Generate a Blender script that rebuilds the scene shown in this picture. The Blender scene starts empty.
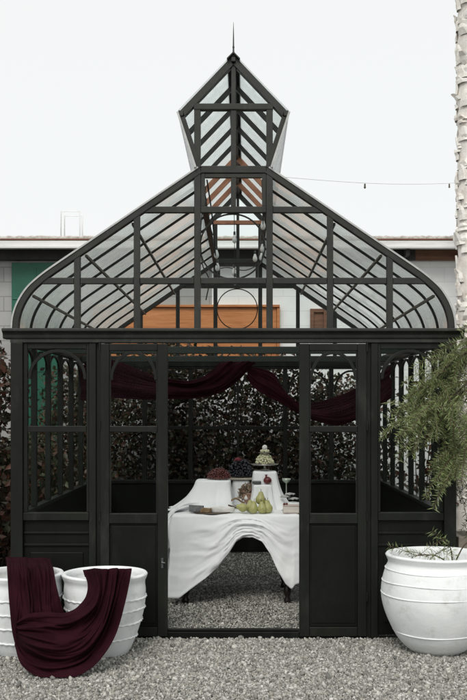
import bpy, math, random
import numpy as np
from mathutils import Vector, Matrix, noise as mnoise

random.seed(7)
rng = np.random.default_rng(7)
sc = bpy.context.scene
col = sc.collection

# ------------------------------------------------------------------ camera
S = 0.00724            # metres per photo pixel on the front wall of the greenhouse
D = 7.04               # camera distance to that wall
FPX = 972.2
CX, CZ = 11.5 * S, 225 * S
cd = bpy.data.cameras.new('camera')
cam = bpy.data.objects.new('camera', cd)
col.objects.link(cam)
cd.sensor_fit = 'VERTICAL'
cd.sensor_height = 36
cd.lens = 50
cd.shift_x = -11.5 / 700
cd.shift_y = 62 / 700
cd.clip_start = 0.05
cd.clip_end = 2000
cam.location = (CX, -D, CZ)
cam.rotation_euler = (math.radians(90), 0, 0)
sc.camera = cam

# ------------------------------------------------------------------ sky and sun
SUN_EL, SUN_AZ = math.radians(47), math.radians(192)   # azimuth clockwise from +Y: behind the camera, to the left
w = bpy.data.worlds.new('World')
sc.world = w
w.use_nodes = True
nt = w.node_tree
nt.nodes.clear()
sky = nt.nodes.new('ShaderNodeTexSky')
sky.sky_type = 'NISHITA'
sky.sun_disc = False
sky.sun_elevation = SUN_EL
sky.sun_rotation = SUN_AZ
sky.dust_density = 3.0
sky.air_density = 1.0
mixn = nt.nodes.new('ShaderNodeMix')
mixn.data_type = 'RGBA'
mixn.inputs['Factor'].default_value = 0.9          # thin white overcast over the blue
mixn.inputs['B'].default_value = (8.0, 8.12, 7.96, 1)
bg = nt.nodes.new('ShaderNodeBackground')
bg.inputs['Strength'].default_value = 0.1
wo = nt.nodes.new('ShaderNodeOutputWorld')
nt.links.new(sky.outputs['Color'], mixn.inputs['A'])
nt.links.new(mixn.outputs['Result'], bg.inputs['Color'])
nt.links.new(bg.outputs['Background'], wo.inputs['Surface'])

sd = bpy.data.lights.new('sun', 'SUN')
sd.energy = 1.5
sd.angle = math.radians(25)
sd.color = (1.0, 0.965, 0.91)
sun = bpy.data.objects.new('sun', sd)
col.objects.link(sun)
_d = Vector((math.sin(SUN_AZ) * math.cos(SUN_EL), math.cos(SUN_AZ) * math.cos(SUN_EL), math.sin(SUN_EL)))
sun.rotation_euler = _d.to_track_quat('Z', 'Y').to_euler()
sun.location = (0, -6, 12)

sc.view_settings.view_transform = 'Standard'
sc.view_settings.look = 'None'
sc.view_settings.exposure = 0.3
sc.view_settings.gamma = 1.0
sc.view_settings.use_curve_mapping = False
sc.render.engine = 'CYCLES'
sc.cycles.transparent_max_bounces = 40
sc.cycles.max_bounces = 10
sc.cycles.use_denoising = True

# ------------------------------------------------------------------ helpers
def at(px, py, Y):
    """world point that stands Y metres behind the front wall and is seen at this photo pixel"""
    k = (D + Y) / FPX
    return Vector((CX + (px - 245) * k, Y, CZ + (412 - py) * k))
def hx(u): return u * S                      # offset from the centre of the front wall
def hz(py): return (637 - py) * S            # height on the front wall

class MB:
    def __init__(s):
        s.v, s.f, s.c = [], [], []
    def add(s, vs, fs):
        b = len(s.v)
        s.v.extend([tuple(p) for p in vs])
        s.f.extend([tuple(b + i for i in f) for f in fs])
        return s
    def box(s, x0, x1, y0, y1, z0, z1):
        if x0 > x1: x0, x1 = x1, x0
        if y0 > y1: y0, y1 = y1, y0
        if z0 > z1: z0, z1 = z1, z0
        return s.add([(x0,y0,z0),(x1,y0,z0),(x1,y1,z0),(x0,y1,z0),(x0,y0,z1),(x1,y0,z1),(x1,y1,z1),(x0,y1,z1)],
                     [(0,3,2,1),(4,5,6,7),(0,1,5,4),(1,2,6,5),(2,3,7,6),(3,0,4,7)])
    def bar(s, p, q, wd, ht, side=(0,1,0)):
        """rectangular bar from p to q: wd across the bar in the plane normal to side, ht along side"""
        p, q = Vector(p), Vector(q)
        t = (q - p).normalized(); sd_ = Vector(side)
        sd_ = (sd_ - t * sd_.dot(t)).normalized(); n = t.cross(sd_)
        vs = []
        for c in (p, q):
            for a, b in ((-1,-1),(1,-1),(1,1),(-1,1)):
                vs.append(c + n * (a * wd / 2) + sd_ * (b * ht / 2))
        return s.add(vs, [(0,1,2,3),(7,6,5,4),(0,4,5,1),(1,5,6,2),(2,6,7,3),(3,7,4,0)])
    def sweepY(s, pts, y0, y1, o0, o1, closed=False):
        """band in the XZ plane along pts (x,z), between normal offsets o0..o1, extruded y0..y1"""
        n = len(pts); P = [Vector((p[0], 0, p[1])) for p in pts]; vs = []
        for i in range(n):
            if closed:
                t = P[(i+1) % n] - P[i-1]
            else:
                t = P[min(i+1, n-1)] - P[max(i-1, 0)]
            t.normalize(); nr = Vector((-t.z, 0, t.x))
            k = 1.0
            if 0 < i < n-1 and not closed:
                a = (P[i+1]-P[i]).normalized()
                k = 1 / max(0.5, a.dot(t))
            for o, y in ((o0,y0),(o1,y0),(o1,y1),(o0,y1)):
                q = P[i] + nr * o * k
                vs.append((q.x, y, q.z))
        fs = []
        for i in range(n if closed else n-1):
            a, b = 4*i, 4*((i+1) % n)
            for k in range(4):
                fs.append((a+k, a+(k+1)%4, b+(k+1)%4, b+k))
        if not closed:
            fs.append((3,2,1,0)); e = 4*(n-1); fs.append((e,e+1,e+2,e+3))
        return s.add(vs, fs)
    def mirror(s, sgn):
        if sgn < 0:
            s.v = [(-v[0], v[1], v[2]) for v in s.v]
            s.f = [tuple(reversed(f)) for f in s.f]
        return s
    def tube(s, pts, r, n=8, cap=True):
        pts = [Vector(p) for p in pts]; m = len(pts)
        rs = r if isinstance(r, (list, tuple)) else [r]*m
        vs = []; up = Vector((0.13,0.21,0.97)).normalized()
        for i in range(m):
            t = (pts[min(i+1,m-1)] - pts[max(i-1,0)]).normalized()
            a = t.cross(up)
            if a.length < 1e-3: a = t.cross(Vector((1,0,0)))
            a.normalize(); b = t.cross(a)
            for k in range(n):
                an = 2*math.pi*k/n
                vs.append(pts[i] + (a*math.cos(an) + b*math.sin(an))*rs[i])
        fs = [(i*n+k, i*n+(k+1)%n, (i+1)*n+(k+1)%n, (i+1)*n+k) for i in range(m-1) for k in range(n)]
        if cap:
            fs.append(tuple(range(n-1,-1,-1))); fs.append(tuple((m-1)*n+k for k in range(n)))
        return s.add(vs, fs)
    def lathe(s, prof, c=(0,0,0), n=32, wob=None):
        vs = []; m = len(prof)
        for i,(r,z) in enumerate(prof):
            for k in range(n):
                a = 2*math.pi*k/n; rr = r*(1 + (wob(a,z) if wob else 0))
                vs.append((c[0]+rr*math.cos(a), c[1]+rr*math.sin(a), c[2]+z))
        fs = [(i*n+k, i*n+(k+1)%n, (i+1)*n+(k+1)%n, (i+1)*n+k) for i in range(m-1) for k in range(n)]
        if prof[0][0] > 1e-4: fs.append(tuple(range(n-1,-1,-1)))
        if prof[-1][0] > 1e-4: fs.append(tuple((m-1)*n+k for k in range(n)))
        return s.add(vs, fs)
    def ball(s, c, r, n=10, m=7, sc_=(1,1,1)):
        prof = [(r*math.sin(math.pi*i/m), -r*math.cos(math.pi*i/m)) for i in range(m+1)]
        b = len(s.v)
        s.lathe(prof, (0,0,0), n)
        for i in range(b, len(s.v)):
            v = s.v[i]; s.v[i] = (c[0]+v[0]*sc_[0], c[1]+v[1]*sc_[1], c[2]+v[2]*sc_[2])
        return s
    def grid(s, fn, nu, nv, closed_u=False):
        vs = [fn(i/(nu if closed_u else nu-1), j/(nv-1)) for i in range(nu) for j in range(nv)]
        fs = []
        for i in range(nu if closed_u else nu-1):
            for j in range(nv-1):
                a, b = i*nv+j, ((i+1)%nu)*nv+j
                fs.append((a, b, b+1, a+1))
        return s.add(vs, fs)
    def build(s, name, mat, parent=None, smooth=False, bevel=0, solid=0, weld=False):
        me = bpy.data.meshes.new(name)
        me.from_pydata(s.v, [], s.f)
        me.validate(); me.update()
        me.materials.append(mat)
        if smooth:
            me.polygons.foreach_set('use_smooth', [True]*len(me.polygons))
        o = bpy.data.objects.new(name, me)
        col.objects.link(o)
        if parent is not None:
            o.parent = parent
            o.matrix_parent_inverse = Matrix.Translation(-base_of(parent))
        if weld:
            m = o.modifiers.new('weld', 'WELD'); m.merge_threshold = 1e-4
        if solid:
            m = o.modifiers.new('solid', 'SOLIDIFY'); m.thickness = solid; m.offset = 0
        if bevel:
            m = o.modifiers.new('bevel', 'BEVEL'); m.width = bevel; m.segments = 2
            m.limit_method = 'ANGLE'; m.angle_limit = math.radians(40)
        return o

def base_of(o):
    p = Vector(o.location)
    while o.parent is not None:
        break
    return p

def tag(o, label=None, cat=None, group=None, kind=None):
    if label: o['label'] = label
    if cat: o['category'] = cat
    if group: o['group'] = group
    if kind: o['kind'] = kind
    return o
def empty(name, loc, label, cat, group=None):
    o = bpy.data.objects.new(name, None)
    o.empty_display_size = 0.1
    col.objects.link(o); o.location = loc
    return tag(o, label, cat, group)
def dup(root, loc, rot=None, label=None, scale=None):
    r = root.copy(); col.objects.link(r); r.location = loc
    if rot is not None: r.rotation_euler = rot
    if scale is not None: r.scale = scale
    if label: r['label'] = label
    for ch in list(root.children):
        c = ch.copy(); col.objects.link(c); c.parent = r
        for g in list(ch.children):
            d = g.copy(); col.objects.link(d); d.parent = c
    return r

def catmull(pts, n):
    P = [np.array(p, float) for p in pts]
    P = [2*P[0]-P[1]] + P + [2*P[-1]-P[-2]]
    out = []
    m = len(P) - 3
    for i in range(n):
        x = i/(n-1)*m; k = min(int(x), m-1); t = x-k
        a,b,c,d = P[k:k+4]
        out.append(0.5*((2*b)+(c-a)*t+(2*a-5*b+4*c-d)*t*t+(3*b-a-3*c+d)*t**3))
    return out

# ------------------------------------------------------------------ materials
def new_mat(name):
    m = bpy.data.materials.new(name); m.use_nodes = True
    n = m.node_tree; n.nodes.clear()
    out = n.nodes.new('ShaderNodeOutputMaterial')
    return m, n, out
def N(n, t, **kw):
    x = n.nodes.new(t)
    for k, v in kw.items():
        if k in x.inputs: x.inputs[k].default_value = v
        else: setattr(x, k, v)
    return x
def pbr(name, c0, c1=None, rough=0.6, scale=8, bump=0.0, bscale=60, detail=6, metal=0, lo=0.35, hi=0.65,
        stretch=(1,1,1), spec=0.5, c2=None, c2amt=0.5, c2scale=3, sheen=0, sss=0):
    m, n, out = new_mat(name)
    p = N(n, 'ShaderNodeBsdfPrincipled'); p.inputs['Roughness'].default_value = rough
    p.inputs['Metallic'].default_value = metal; p.inputs['Specular IOR Level'].default_value = spec
    if sheen:
        p.inputs['Sheen Weight'].default_value = sheen; p.inputs['Sheen Roughness'].default_value = .5
    if sss:
        p.inputs['Subsurface Weight'].default_value = sss; p.inputs['Subsurface Scale'].default_value = .01
    tc = N(n, 'ShaderNodeTexCoord'); mp = N(n, 'ShaderNodeMapping'); mp.inputs['Scale'].default_value = stretch
    n.links.new(tc.outputs['Object'], mp.inputs['Vector'])
    if c1 is None:
        p.inputs['Base Color'].default_value = (*c0, 1)
    else:
        ns = N(n, 'ShaderNodeTexNoise', Scale=scale, Detail=detail, Roughness=0.6)
        n.links.new(mp.outputs['Vector'], ns.inputs['Vector'])
        cr = N(n, 'ShaderNodeValToRGB')
        cr.color_ramp.elements[0].position = lo; cr.color_ramp.elements[0].color = (*c0, 1)
        cr.color_ramp.elements[1].position = hi; cr.color_ramp.elements[1].color = (*c1, 1)
        n.links.new(ns.outputs['Fac'], cr.inputs['Fac'])
        res = cr.outputs['Color']
        if c2 is not None:
            n2 = N(n, 'ShaderNodeTexNoise', Scale=c2scale, Detail=8, Roughness=0.7)
            n.links.new(mp.outputs['Vector'], n2.inputs['Vector'])
            r2 = N(n, 'ShaderNodeValToRGB')
            r2.color_ramp.elements[0].position = .55; r2.color_ramp.elements[0].color = (0,0,0,1)
            r2.color_ramp.elements[1].position = .72; r2.color_ramp.elements[1].color = (c2amt,)*3 + (1,)
            n.links.new(n2.outputs['Fac'], r2.inputs['Fac'])
            mx = N(n, 'ShaderNodeMix', data_type='RGBA')
            n.links.new(r2.outputs['Color'], mx.inputs['Factor']); n.links.new(res, mx.inputs['A'])
            mx.inputs['B'].default_value = (*c2, 1); res = mx.outputs['Result']
        n.links.new(res, p.inputs['Base Color'])
    if bump:
        nb = N(n, 'ShaderNodeTexNoise', Scale=bscale, Detail=5, Roughness=0.6)
        n.links.new(mp.outputs['Vector'], nb.inputs['Vector'])
        b = N(n, 'ShaderNodeBump', Strength=bump, Distance=0.01)
        n.links.new(nb.outputs['Fac'], b.inputs['Height']); n.links.new(b.outputs['Normal'], p.inputs['Normal'])
    n.links.new(p.outputs['BSDF'], out.inputs['Surface'])
    return m
def attr_mat(name, rough=0.6, translucent=0.0, spec=0.4, noise=0.0, bump=0.0, nscale=300):
    """colour of each leaf / stone is stored on its own points"""
    m, n, out = new_mat(name)
    a = N(n, 'ShaderNodeAttribute', attribute_name='tint')
    p = N(n, 'ShaderNodeBsdfPrincipled'); p.inputs['Roughness'].default_value = rough
    p.inputs['Specular IOR Level'].default_value = spec
    src = a.outputs['Color']
    if noise:
        tc = N(n, 'ShaderNodeTexCoord'); ns = N(n, 'ShaderNodeTexNoise', Scale=nscale, Detail=3)
        n.links.new(tc.outputs['Object'], ns.inputs['Vector'])
        mr = N(n, 'ShaderNodeMapRange'); mr.inputs['To Min'].default_value = 1-noise; mr.inputs['To Max'].default_value = 1+noise
        n.links.new(ns.outputs['Fac'], mr.inputs['Value'])
        vm = N(n, 'ShaderNodeVectorMath', operation='SCALE')
        n.links.new(src, vm.inputs[0]); n.links.new(mr.outputs['Result'], vm.inputs['Scale']); src = vm.outputs['Vector']
    n.links.new(src, p.inputs['Base Color'])
    s = p.outputs['BSDF']
    if translucent:
        t = N(n, 'ShaderNodeBsdfTranslucent'); n.links.new(src, t.inputs['Color'])
        mx = N(n, 'ShaderNodeMixShader', Fac=translucent)
        n.links.new(s, mx.inputs[1]); n.links.new(t.outputs['BSDF'], mx.inputs[2]); s = mx.outputs['Shader']
    n.links.new(s, out.inputs['Surface'])
    return m
def glass_mat(name, clear, tint=(.8,.82,.82), streak=0.0, rough=0.05, refl=0.08, stretch=(2,2,2), nscale=4):
    """sheet glass: part clear, part dusty and translucent, with a faint reflection"""
    m, n, out = new_mat(name)
    tr = N(n, 'ShaderNodeBsdfTransparent'); tr.inputs['Color'].default_value = (.97,.985,.98,1)
    tl = N(n, 'ShaderNodeBsdfTranslucent'); tl.inputs['Color'].default_value = (*tint,1)
    df = N(n, 'ShaderNodeBsdfDiffuse'); df.inputs['Color'].default_value = (*tint,1)
    dm = N(n, 'ShaderNodeMixShader', Fac=0.22)
    n.links.new(tl.outputs[0], dm.inputs[1]); n.links.new(df.outputs[0], dm.inputs[2])
    mx = N(n, 'ShaderNodeMixShader', Fac=clear)
    n.links.new(dm.outputs[0], mx.inputs[1]); n.links.new(tr.outputs[0], mx.inputs[2])
    if streak:
        tc = N(n, 'ShaderNodeTexCoord'); mp = N(n, 'ShaderNodeMapping'); mp.inputs['Scale'].default_value = stretch
        n.links.new(tc.outputs['Object'], mp.inputs['Vector'])
        ns = N(n, 'ShaderNodeTexNoise', Scale=nscale, Detail=9, Roughness=0.7)
        n.links.new(mp.outputs['Vector'], ns.inputs['Vector'])
        mr = N(n, 'ShaderNodeMapRange'); mr.inputs['From Min'].default_value = .3; mr.inputs['From Max'].default_value = .7
        mr.inputs['To Min'].default_value = max(0, clear-streak); mr.inputs['To Max'].default_value = min(1, clear+streak)
        n.links.new(ns.outputs['Fac'], mr.inputs['Value']); n.links.new(mr.outputs['Result'], mx.inputs['Fac'])
    gl = N(n, 'ShaderNodeBsdfGlossy', Roughness=rough); gl.inputs['Color'].default_value = (1,1,1,1)
    fr = N(n, 'ShaderNodeLayerWeight', Blend=0.25)
    mr2 = N(n, 'ShaderNodeMath', operation='MULTIPLY'); mr2.inputs[1].default_value = refl * 5
    n.links.new(fr.outputs['Fresnel'], mr2.inputs[0])
    mr2.use_clamp = True
    m2 = N(n, 'ShaderNodeMixShader'); n.links.new(mr2.outputs[0], m2.inputs['Fac'])
    n.links.new(mx.outputs[0], m2.inputs[1]); n.links.new(gl.outputs[0], m2.inputs[2])
    n.links.new(m2.outputs[0], out.inputs['Surface'])
    return m

M = {}
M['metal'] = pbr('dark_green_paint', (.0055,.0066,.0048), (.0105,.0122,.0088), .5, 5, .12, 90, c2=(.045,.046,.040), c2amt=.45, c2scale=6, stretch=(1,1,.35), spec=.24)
M['metal_glare'] = pbr('glare_toned_paint', (.017,.018,.015), (.028,.029,.025), .5, 6, .15, 90, c2=(.075,.075,.068), c2amt=.45, c2scale=9, stretch=(1,1,.5), spec=.35)  # same paint as the lower frame, sky glare put in as a lighter tone
M['beam'] = pbr('green_beam_paint', (.016,.023,.018), (.028,.037,.030), .45, 5, .1, 60, stretch=(.4,1,1), spec=.4)
M['panel'] = pbr('dark_panel_paint', (.0038,.0047,.0034), (.0068,.008,.006), .5, 3, .08, 60, c2=(.024,.025,.021), c2amt=.5, c2scale=3.2, stretch=(1,1,.5), spec=.17)
M['alu'] = pbr('grey_edge_trim', (.38,.39,.38), (.5,.5,.49), .45, 20, .05)
M['wood_rafter'] = pbr('reddish_wood', (.26,.10,.05), (.42,.19,.11), .6, 9, .2, 60, stretch=(1,6,1))
M['purlin'] = pbr('weathered_bar', (.07,.062,.05), (.15,.13,.10), .6, 12)
M['roofglass'] = glass_mat('dusty_roof_glass', .55, (.82,.83,.81), .2, .12, .07, (1.2,9,1.2), 5)
M['lantglass'] = glass_mat('lantern_glass', .74, (.88,.9,.9), .1, .08, .06, (2,9,2), 5)
M['clear'] = glass_mat('clear_glass', 1.0, (.7,.72,.7), 0, .02, .012, (3,3,1), 3)
M['burg'] = pbr('burgundy_fabric', (.016,.0035,.006), (.026,.0058,.0098), .9, 6, spec=.06)
M['cloth'] = pbr('white_cloth', (.82,.84,.85), (.87,.88,.885), .85, 5, .15, 350, spec=.2)
M['pot'] = pbr('white_glaze', (.79,.82,.83), (.86,.88,.885), .6, 6, .3, 18, c2=(.50,.50,.46), c2amt=.6, c2scale=7, spec=.35)
M['soil'] = pbr('soil', (.02,.014,.01), (.05,.036,.026), .95, 30, .8, 60)
M['leg'] = pbr('dark_wood', (.012,.009,.008), (.022,.016,.013), .35, 10)
M['leaf'] = attr_mat('leaf', .45, .25, .4)
M['pepper'] = attr_mat('pepper_leaf', .5, .35, .3)
M['stone'] = attr_mat('gravel_stone', .85, 0, .25, .35, nscale=160)
M['bark'] = pbr('bark', (.035,.026,.02), (.085,.066,.05), .9, 14, .6, 50, stretch=(1,1,.3))
M['palm'] = pbr('palm_trunk', (.66,.62,.57), (.80,.77,.73), .9, 9, .5, 40, c2=(.35,.26,.19), c2amt=.6, c2scale=6)
M['palmboot'] = pbr('palm_leaf_base', (.80,.76,.70), (.88,.86,.82), .9, 16, .4, 50, c2=(.36,.26,.18), c2amt=.7, c2scale=9)
M['palmleaf'] = attr_mat('palm_leaf', .5, .2)
M['green'] = pbr('green_paint', (.004,.085,.05), (.006,.11,.065), .5, 4, .1, 20)
M['fascia'] = pbr('white_fascia', (.66,.67,.66), (.78,.78,.77), .6, 5, .05, c2=(.45,.43,.4), c2amt=.4, c2scale=2, stretch=(.4,1,4))
M['roofgravel'] = pbr('roof_gravel', (.42,.39,.35), (.62,.59,.55), .95, 30, 1.0, 30)
M['dark'] = pbr('dark_timber', (.012,.012,.012), (.03,.028,.026), .7, 6)
M['brown'] = pbr('brown_timber', (.11,.048,.025), (.2,.09,.05), .65, 4, .2, 40, stretch=(1,1,8))
M['wire'] = pbr('black_cable', (.012,.012,.012), rough=.5)
M['wirepale'] = pbr('pale_cable', (.62,.63,.63), rough=.5)
M['socket'] = pbr('bulb_socket', (.02,.02,.02), rough=.4)
M['bulb'] = pbr('milky_bulb', (.78,.78,.76), rough=.12, sss=.3)
M['pear'] = pbr('pear_skin', (.36,.36,.13), (.45,.44,.19), .42, 12, .05, 200, c2=(.22,.17,.06), c2amt=.5, c2scale=25, sss=.1)
M['stem'] = pbr('woody_stem', (.07,.045,.025), (.12,.08,.05), .8, 30)
M['redgrape'] = pbr('red_grape', (.06,.013,.012), (.13,.036,.03), .35, 45, sss=.1)
M['blackgrape'] = pbr('black_grape', (.004,.005,.009), (.013,.012,.020), .38, 40)
M['palegrape'] = pbr('pale_grape', (.46,.47,.28), (.66,.66,.48), .4, 45, sss=.2)
M['redpetal'] = pbr('dark_red_petal', (.10,.008,.018), (.17,.02,.03), .7, 30)
M['pom'] = pbr('pomegranate_skin', (.09,.012,.014), (.17,.03,.03), .35, 20)
M['silver'] = pbr('tarnished_silver', (.42,.41,.38), (.6,.59,.56), .3, 15, .05, metal=.85)
M['glass_stem'] = pbr('pale_green_glass', (.42,.48,.40), (.52,.57,.50), .15, 8, metal=.3)
M['slate'] = pbr('grey_rind', (.10,.105,.11), (.22,.225,.23), .8, 45, .5, 90)
M['bread'] = pbr('brown_crust', (.16,.10,.05), (.30,.21,.12), .8, 25, .4, 80)
M['brie'] = pbr('white_rind', (.68,.67,.64), (.78,.77,.74), .8, 20, .3, 60)
M['board'] = pbr('serving_board', (.05,.035,.022), (.10,.075,.05), .55, 6, stretch=(1,8,1))
M['paper'] = pbr('book_paper', (.60,.55,.50), (.70,.66,.61), .85, 60, .3, 40, stretch=(.2,.2,20))
M['cover'] = pbr('pale_pink_cover', (.50,.40,.36), (.60,.50,.46), .7, 12)
M['plinth'] = pbr('beige_stone', (.33,.29,.24), (.46,.42,.36), .85, 14, .3, 40)
M['shell'] = pbr('oyster_shell', (.25,.25,.25), (.62,.61,.59), .5, 35, .8, 50)
M['jug'] = pbr('pink_clay', (.22,.12,.09), (.36,.22,.17), .8, 12, .2)
M['dried'] = attr_mat('dried_leaf', .8, .2)
M['dish'] = pbr('dark_dish', (.03,.035,.035), (.08,.085,.085), .3, 12)

M['pipe'] = pbr('white_pipe', (.74,.75,.75), (.82,.82,.82), .5, 8)
def ground_mat():
    m, n, out = new_mat('gravel_ground')
    p = N(n, 'ShaderNodeBsdfPrincipled', Roughness=.95); p.inputs['Specular IOR Level'].default_value = .2
    tc = N(n, 'ShaderNodeTexCoord')
    vo = N(n, 'ShaderNodeTexVoronoi', Scale=45); n.links.new(tc.outputs['Object'], vo.inputs['Vector'])
    cr = N(n, 'ShaderNodeValToRGB')
    cr.color_ramp.elements[0].color = (.10,.098,.088,1); cr.color_ramp.elements[1].color = (.30,.295,.27,1)
    n.links.new(vo.outputs['Color'], cr.inputs['Fac']); n.links.new(cr.outputs['Color'], p.inputs['Base Color'])
    b = N(n, 'ShaderNodeBump', Strength=1.0, Distance=.02); b.invert = True
    n.links.new(vo.outputs['Distance'], b.inputs['Height']); n.links.new(b.outputs['Normal'], p.inputs['Normal'])
    n.links.new(p.outputs['BSDF'], out.inputs['Surface'])
    return m
M['ground'] = ground_mat()
M['floor'] = pbr('shade_dark_grit', (.025,.026,.023), (.07,.07,.062), .95, 90, .8, 120)  # interior shade put into a dark floor colour showing between sparse stones

def block_mat(name, c0, c1, mortar):
    m, n, out = new_mat(name)
    p = N(n, 'ShaderNodeBsdfPrincipled', Roughness=.85)
    tc = N(n, 'ShaderNodeTexCoord'); sx = N(n, 'ShaderNodeSeparateXYZ'); cx = N(n, 'ShaderNodeCombineXYZ')
    n.links.new(tc.outputs['Object'], sx.inputs[0])
    n.links.new(sx.outputs['X'], cx.inputs['X']); n.links.new(sx.outputs['Z'], cx.inputs['Y'])
    br = N(n, 'ShaderNodeTexBrick', Scale=1.0); br.inputs['Brick Width'].default_value = .40; br.inputs['Row Height'].default_value = .2
    br.inputs['Mortar Size'].default_value = .006; br.inputs['Color1'].default_value = (*c0,1); br.inputs['Color2'].default_value = (*c1,1)
    br.inputs['Mortar'].default_value = (*mortar,1)
    n.links.new(cx.outputs[0], br.inputs['Vector'])
    ns = N(n, 'ShaderNodeTexNoise', Scale=2.5, Detail=8)
    n.links.new(tc.outputs['Object'], ns.inputs['Vector'])
    mr = N(n, 'ShaderNodeMapRange'); mr.inputs['To Min'].default_value = .8; mr.inputs['To Max'].default_value = 1.15
    n.links.new(ns.outputs['Fac'], mr.inputs['Value'])
    vm = N(n, 'ShaderNodeVectorMath', operation='SCALE')
    n.links.new(br.outputs['Color'], vm.inputs[0]); n.links.new(mr.outputs[0], vm.inputs['Scale'])
    n.links.new(vm.outputs[0], p.inputs['Base Color'])
    b = N(n, 'ShaderNodeBump', Strength=.5, Distance=.006); b.invert = True
    n.links.new(br.outputs['Fac'], b.inputs['Height']); n.links.new(b.outputs['Normal'], p.inputs['Normal'])
    n.links.new(p.outputs['BSDF'], out.inputs['Surface'])
    return m
M['greyblock'] = block_mat('grey_block_wall', (.34,.34,.335), (.38,.38,.375), (.24,.24,.235))
M['whiteblock'] = block_mat('white_block_wall', (.82,.83,.83), (.84,.85,.85), (.76,.77,.77))
def plank_mat():
    m, n, out = new_mat('orange_plank')
    p = N(n, 'ShaderNodeBsdfPrincipled', Roughness=.55)
    tc = N(n, 'ShaderNodeTexCoord'); mp = N(n, 'ShaderNodeMapping'); mp.inputs['Scale'].default_value = (.6,1,9)
    n.links.new(tc.outputs['Object'], mp.inputs['Vector'])
    ns = N(n, 'ShaderNodeTexNoise', Scale=4, Detail=8, Distortion=1.2); n.links.new(mp.outputs['Vector'], ns.inputs['Vector'])
    cr = N(n, 'ShaderNodeValToRGB')
    cr.color_ramp.elements[0].position=.3; cr.color_ramp.elements[0].color=(.40,.13,.035,1)
    cr.color_ramp.elements[1].position=.7; cr.color_ramp.elements[1].color=(.60,.24,.085,1)
    n.links.new(ns.outputs['Fac'], cr.inputs['Fac']); n.links.new(cr.outputs['Color'], p.inputs['Base Color'])
    n.links.new(p.outputs['BSDF'], out.inputs['Surface'])
    return m
M['plank'] = plank_mat()

# ------------------------------------------------------------------ ground
g = MB()
def gz(x, y):
    return 0.012*math.sin(1.3*x+.5)*math.sin(1.1*y) if (abs(x) < 6 and -6 < y < 6) else 0
xs = [-600,-60,-12] + [i*.5 for i in range(-12,13)] + [12,60,600]
ys = [-600,-60,-12] + [i*.5 for i in range(-12,13)] + [12,60,600]
g.add([(x,y,gz(x,y)-.012) for x in xs for y in ys],
      [(i*len(ys)+j,(i+1)*len(ys)+j,(i+1)*len(ys)+j+1,i*len(ys)+j+1) for i in range(len(xs)-1) for j in range(len(ys)-1)])
tag(g.build('ground', M['ground'], smooth=True), kind='structure')

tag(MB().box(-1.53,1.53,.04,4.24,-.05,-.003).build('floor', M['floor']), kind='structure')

# ------------------------------------------------------------------ greenhouse
L = 4.28
NB = 8
BAY = L / NB
W = hx(221.5)
gh = empty('greenhouse', (0,0,0), 'dark green metal and glass greenhouse with curved eaves and a pointed roof lantern', 'greenhouse')
ZE = hz(343)          # underside of the eave beam
ZB = hz(329)          # top of the eave beam
BV = .004

def part(mb, name, mat=None, parent=gh, **kw):
    return mb.build(name, mat or M['metal'], parent, **kw)

# corner posts
for s in (-1, 1):
    for y in (0, L):
        part(MB().box(s*hx(209.5), s*W, y-.045, y+.045, 0, ZE), 'corner_post', bevel=BV)
# eave beams, front and back: fillet, body, cap moulding
def eave(y, s):
    b = MB()
    e = W
    b.box(-e-.005, e+.005, y-.040, y+.040, ZE, ZE+.028)
    prof = [(-.046,ZE+.028),(-.052,ZE+.040),(-.054,ZE+.055),(-.060,ZE+.064),(-.074,ZE+.074),(-.086,ZE+.080),(-.086,ZB-.004),(-.080,ZB),(.05,ZB),(.05,ZE+.028)]
    n = len(prof); vs = []
    for x in (-e-.055, e+.055):
        vs += [(x, y + s*p[0], p[1]) for p in prof]
    fs = [(i,(i+1)%n,n+(i+1)%n,n+i) for i in range(n)] + [tuple(range(n-1,-1,-1)), tuple(range(n,2*n))]
    b.add(vs, fs)
    return b
part(eave(0, 1), 'eave_beam', M['metal_glare'], bevel=.003)
part(eave(L, -1), 'eave_beam', bevel=.003)
# side gutters
for s in (-1, 1):
    part(MB().box(s*(W-.07), s*(W+.0), .052, L-.052, ZE+.004, ZB-.004), 'wall_plate', bevel=.004)
    part(MB().box(s*(W+.002), s*(W+.055), .09, L-.09, ZB-.05, ZB-.012), 'gutter', bevel=.004)

# arch trim: half ellipse bar
def arch(b, axis, c, half, z0, z1, fixed, t=.022, dep=.022):
    n = 20
    pts = []
    for i in range(n+1):
        a = math.pi*i/n
        pts.append((c - half*math.cos(a), z0 + (z1-z0)*math.sin(a)))
    m = MB().sweepY(pts, -dep/2, dep/2, -t, 0)
    for v in m.v:
        pass
    if axis == 'x':
        b.add([(v[0], fixed+v[1], v[2]) for v in m.v], m.f)
    else:
        b.add([(fixed+v[1], v[0], v[2]) for v in m.v], m.f)
    return b

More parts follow.
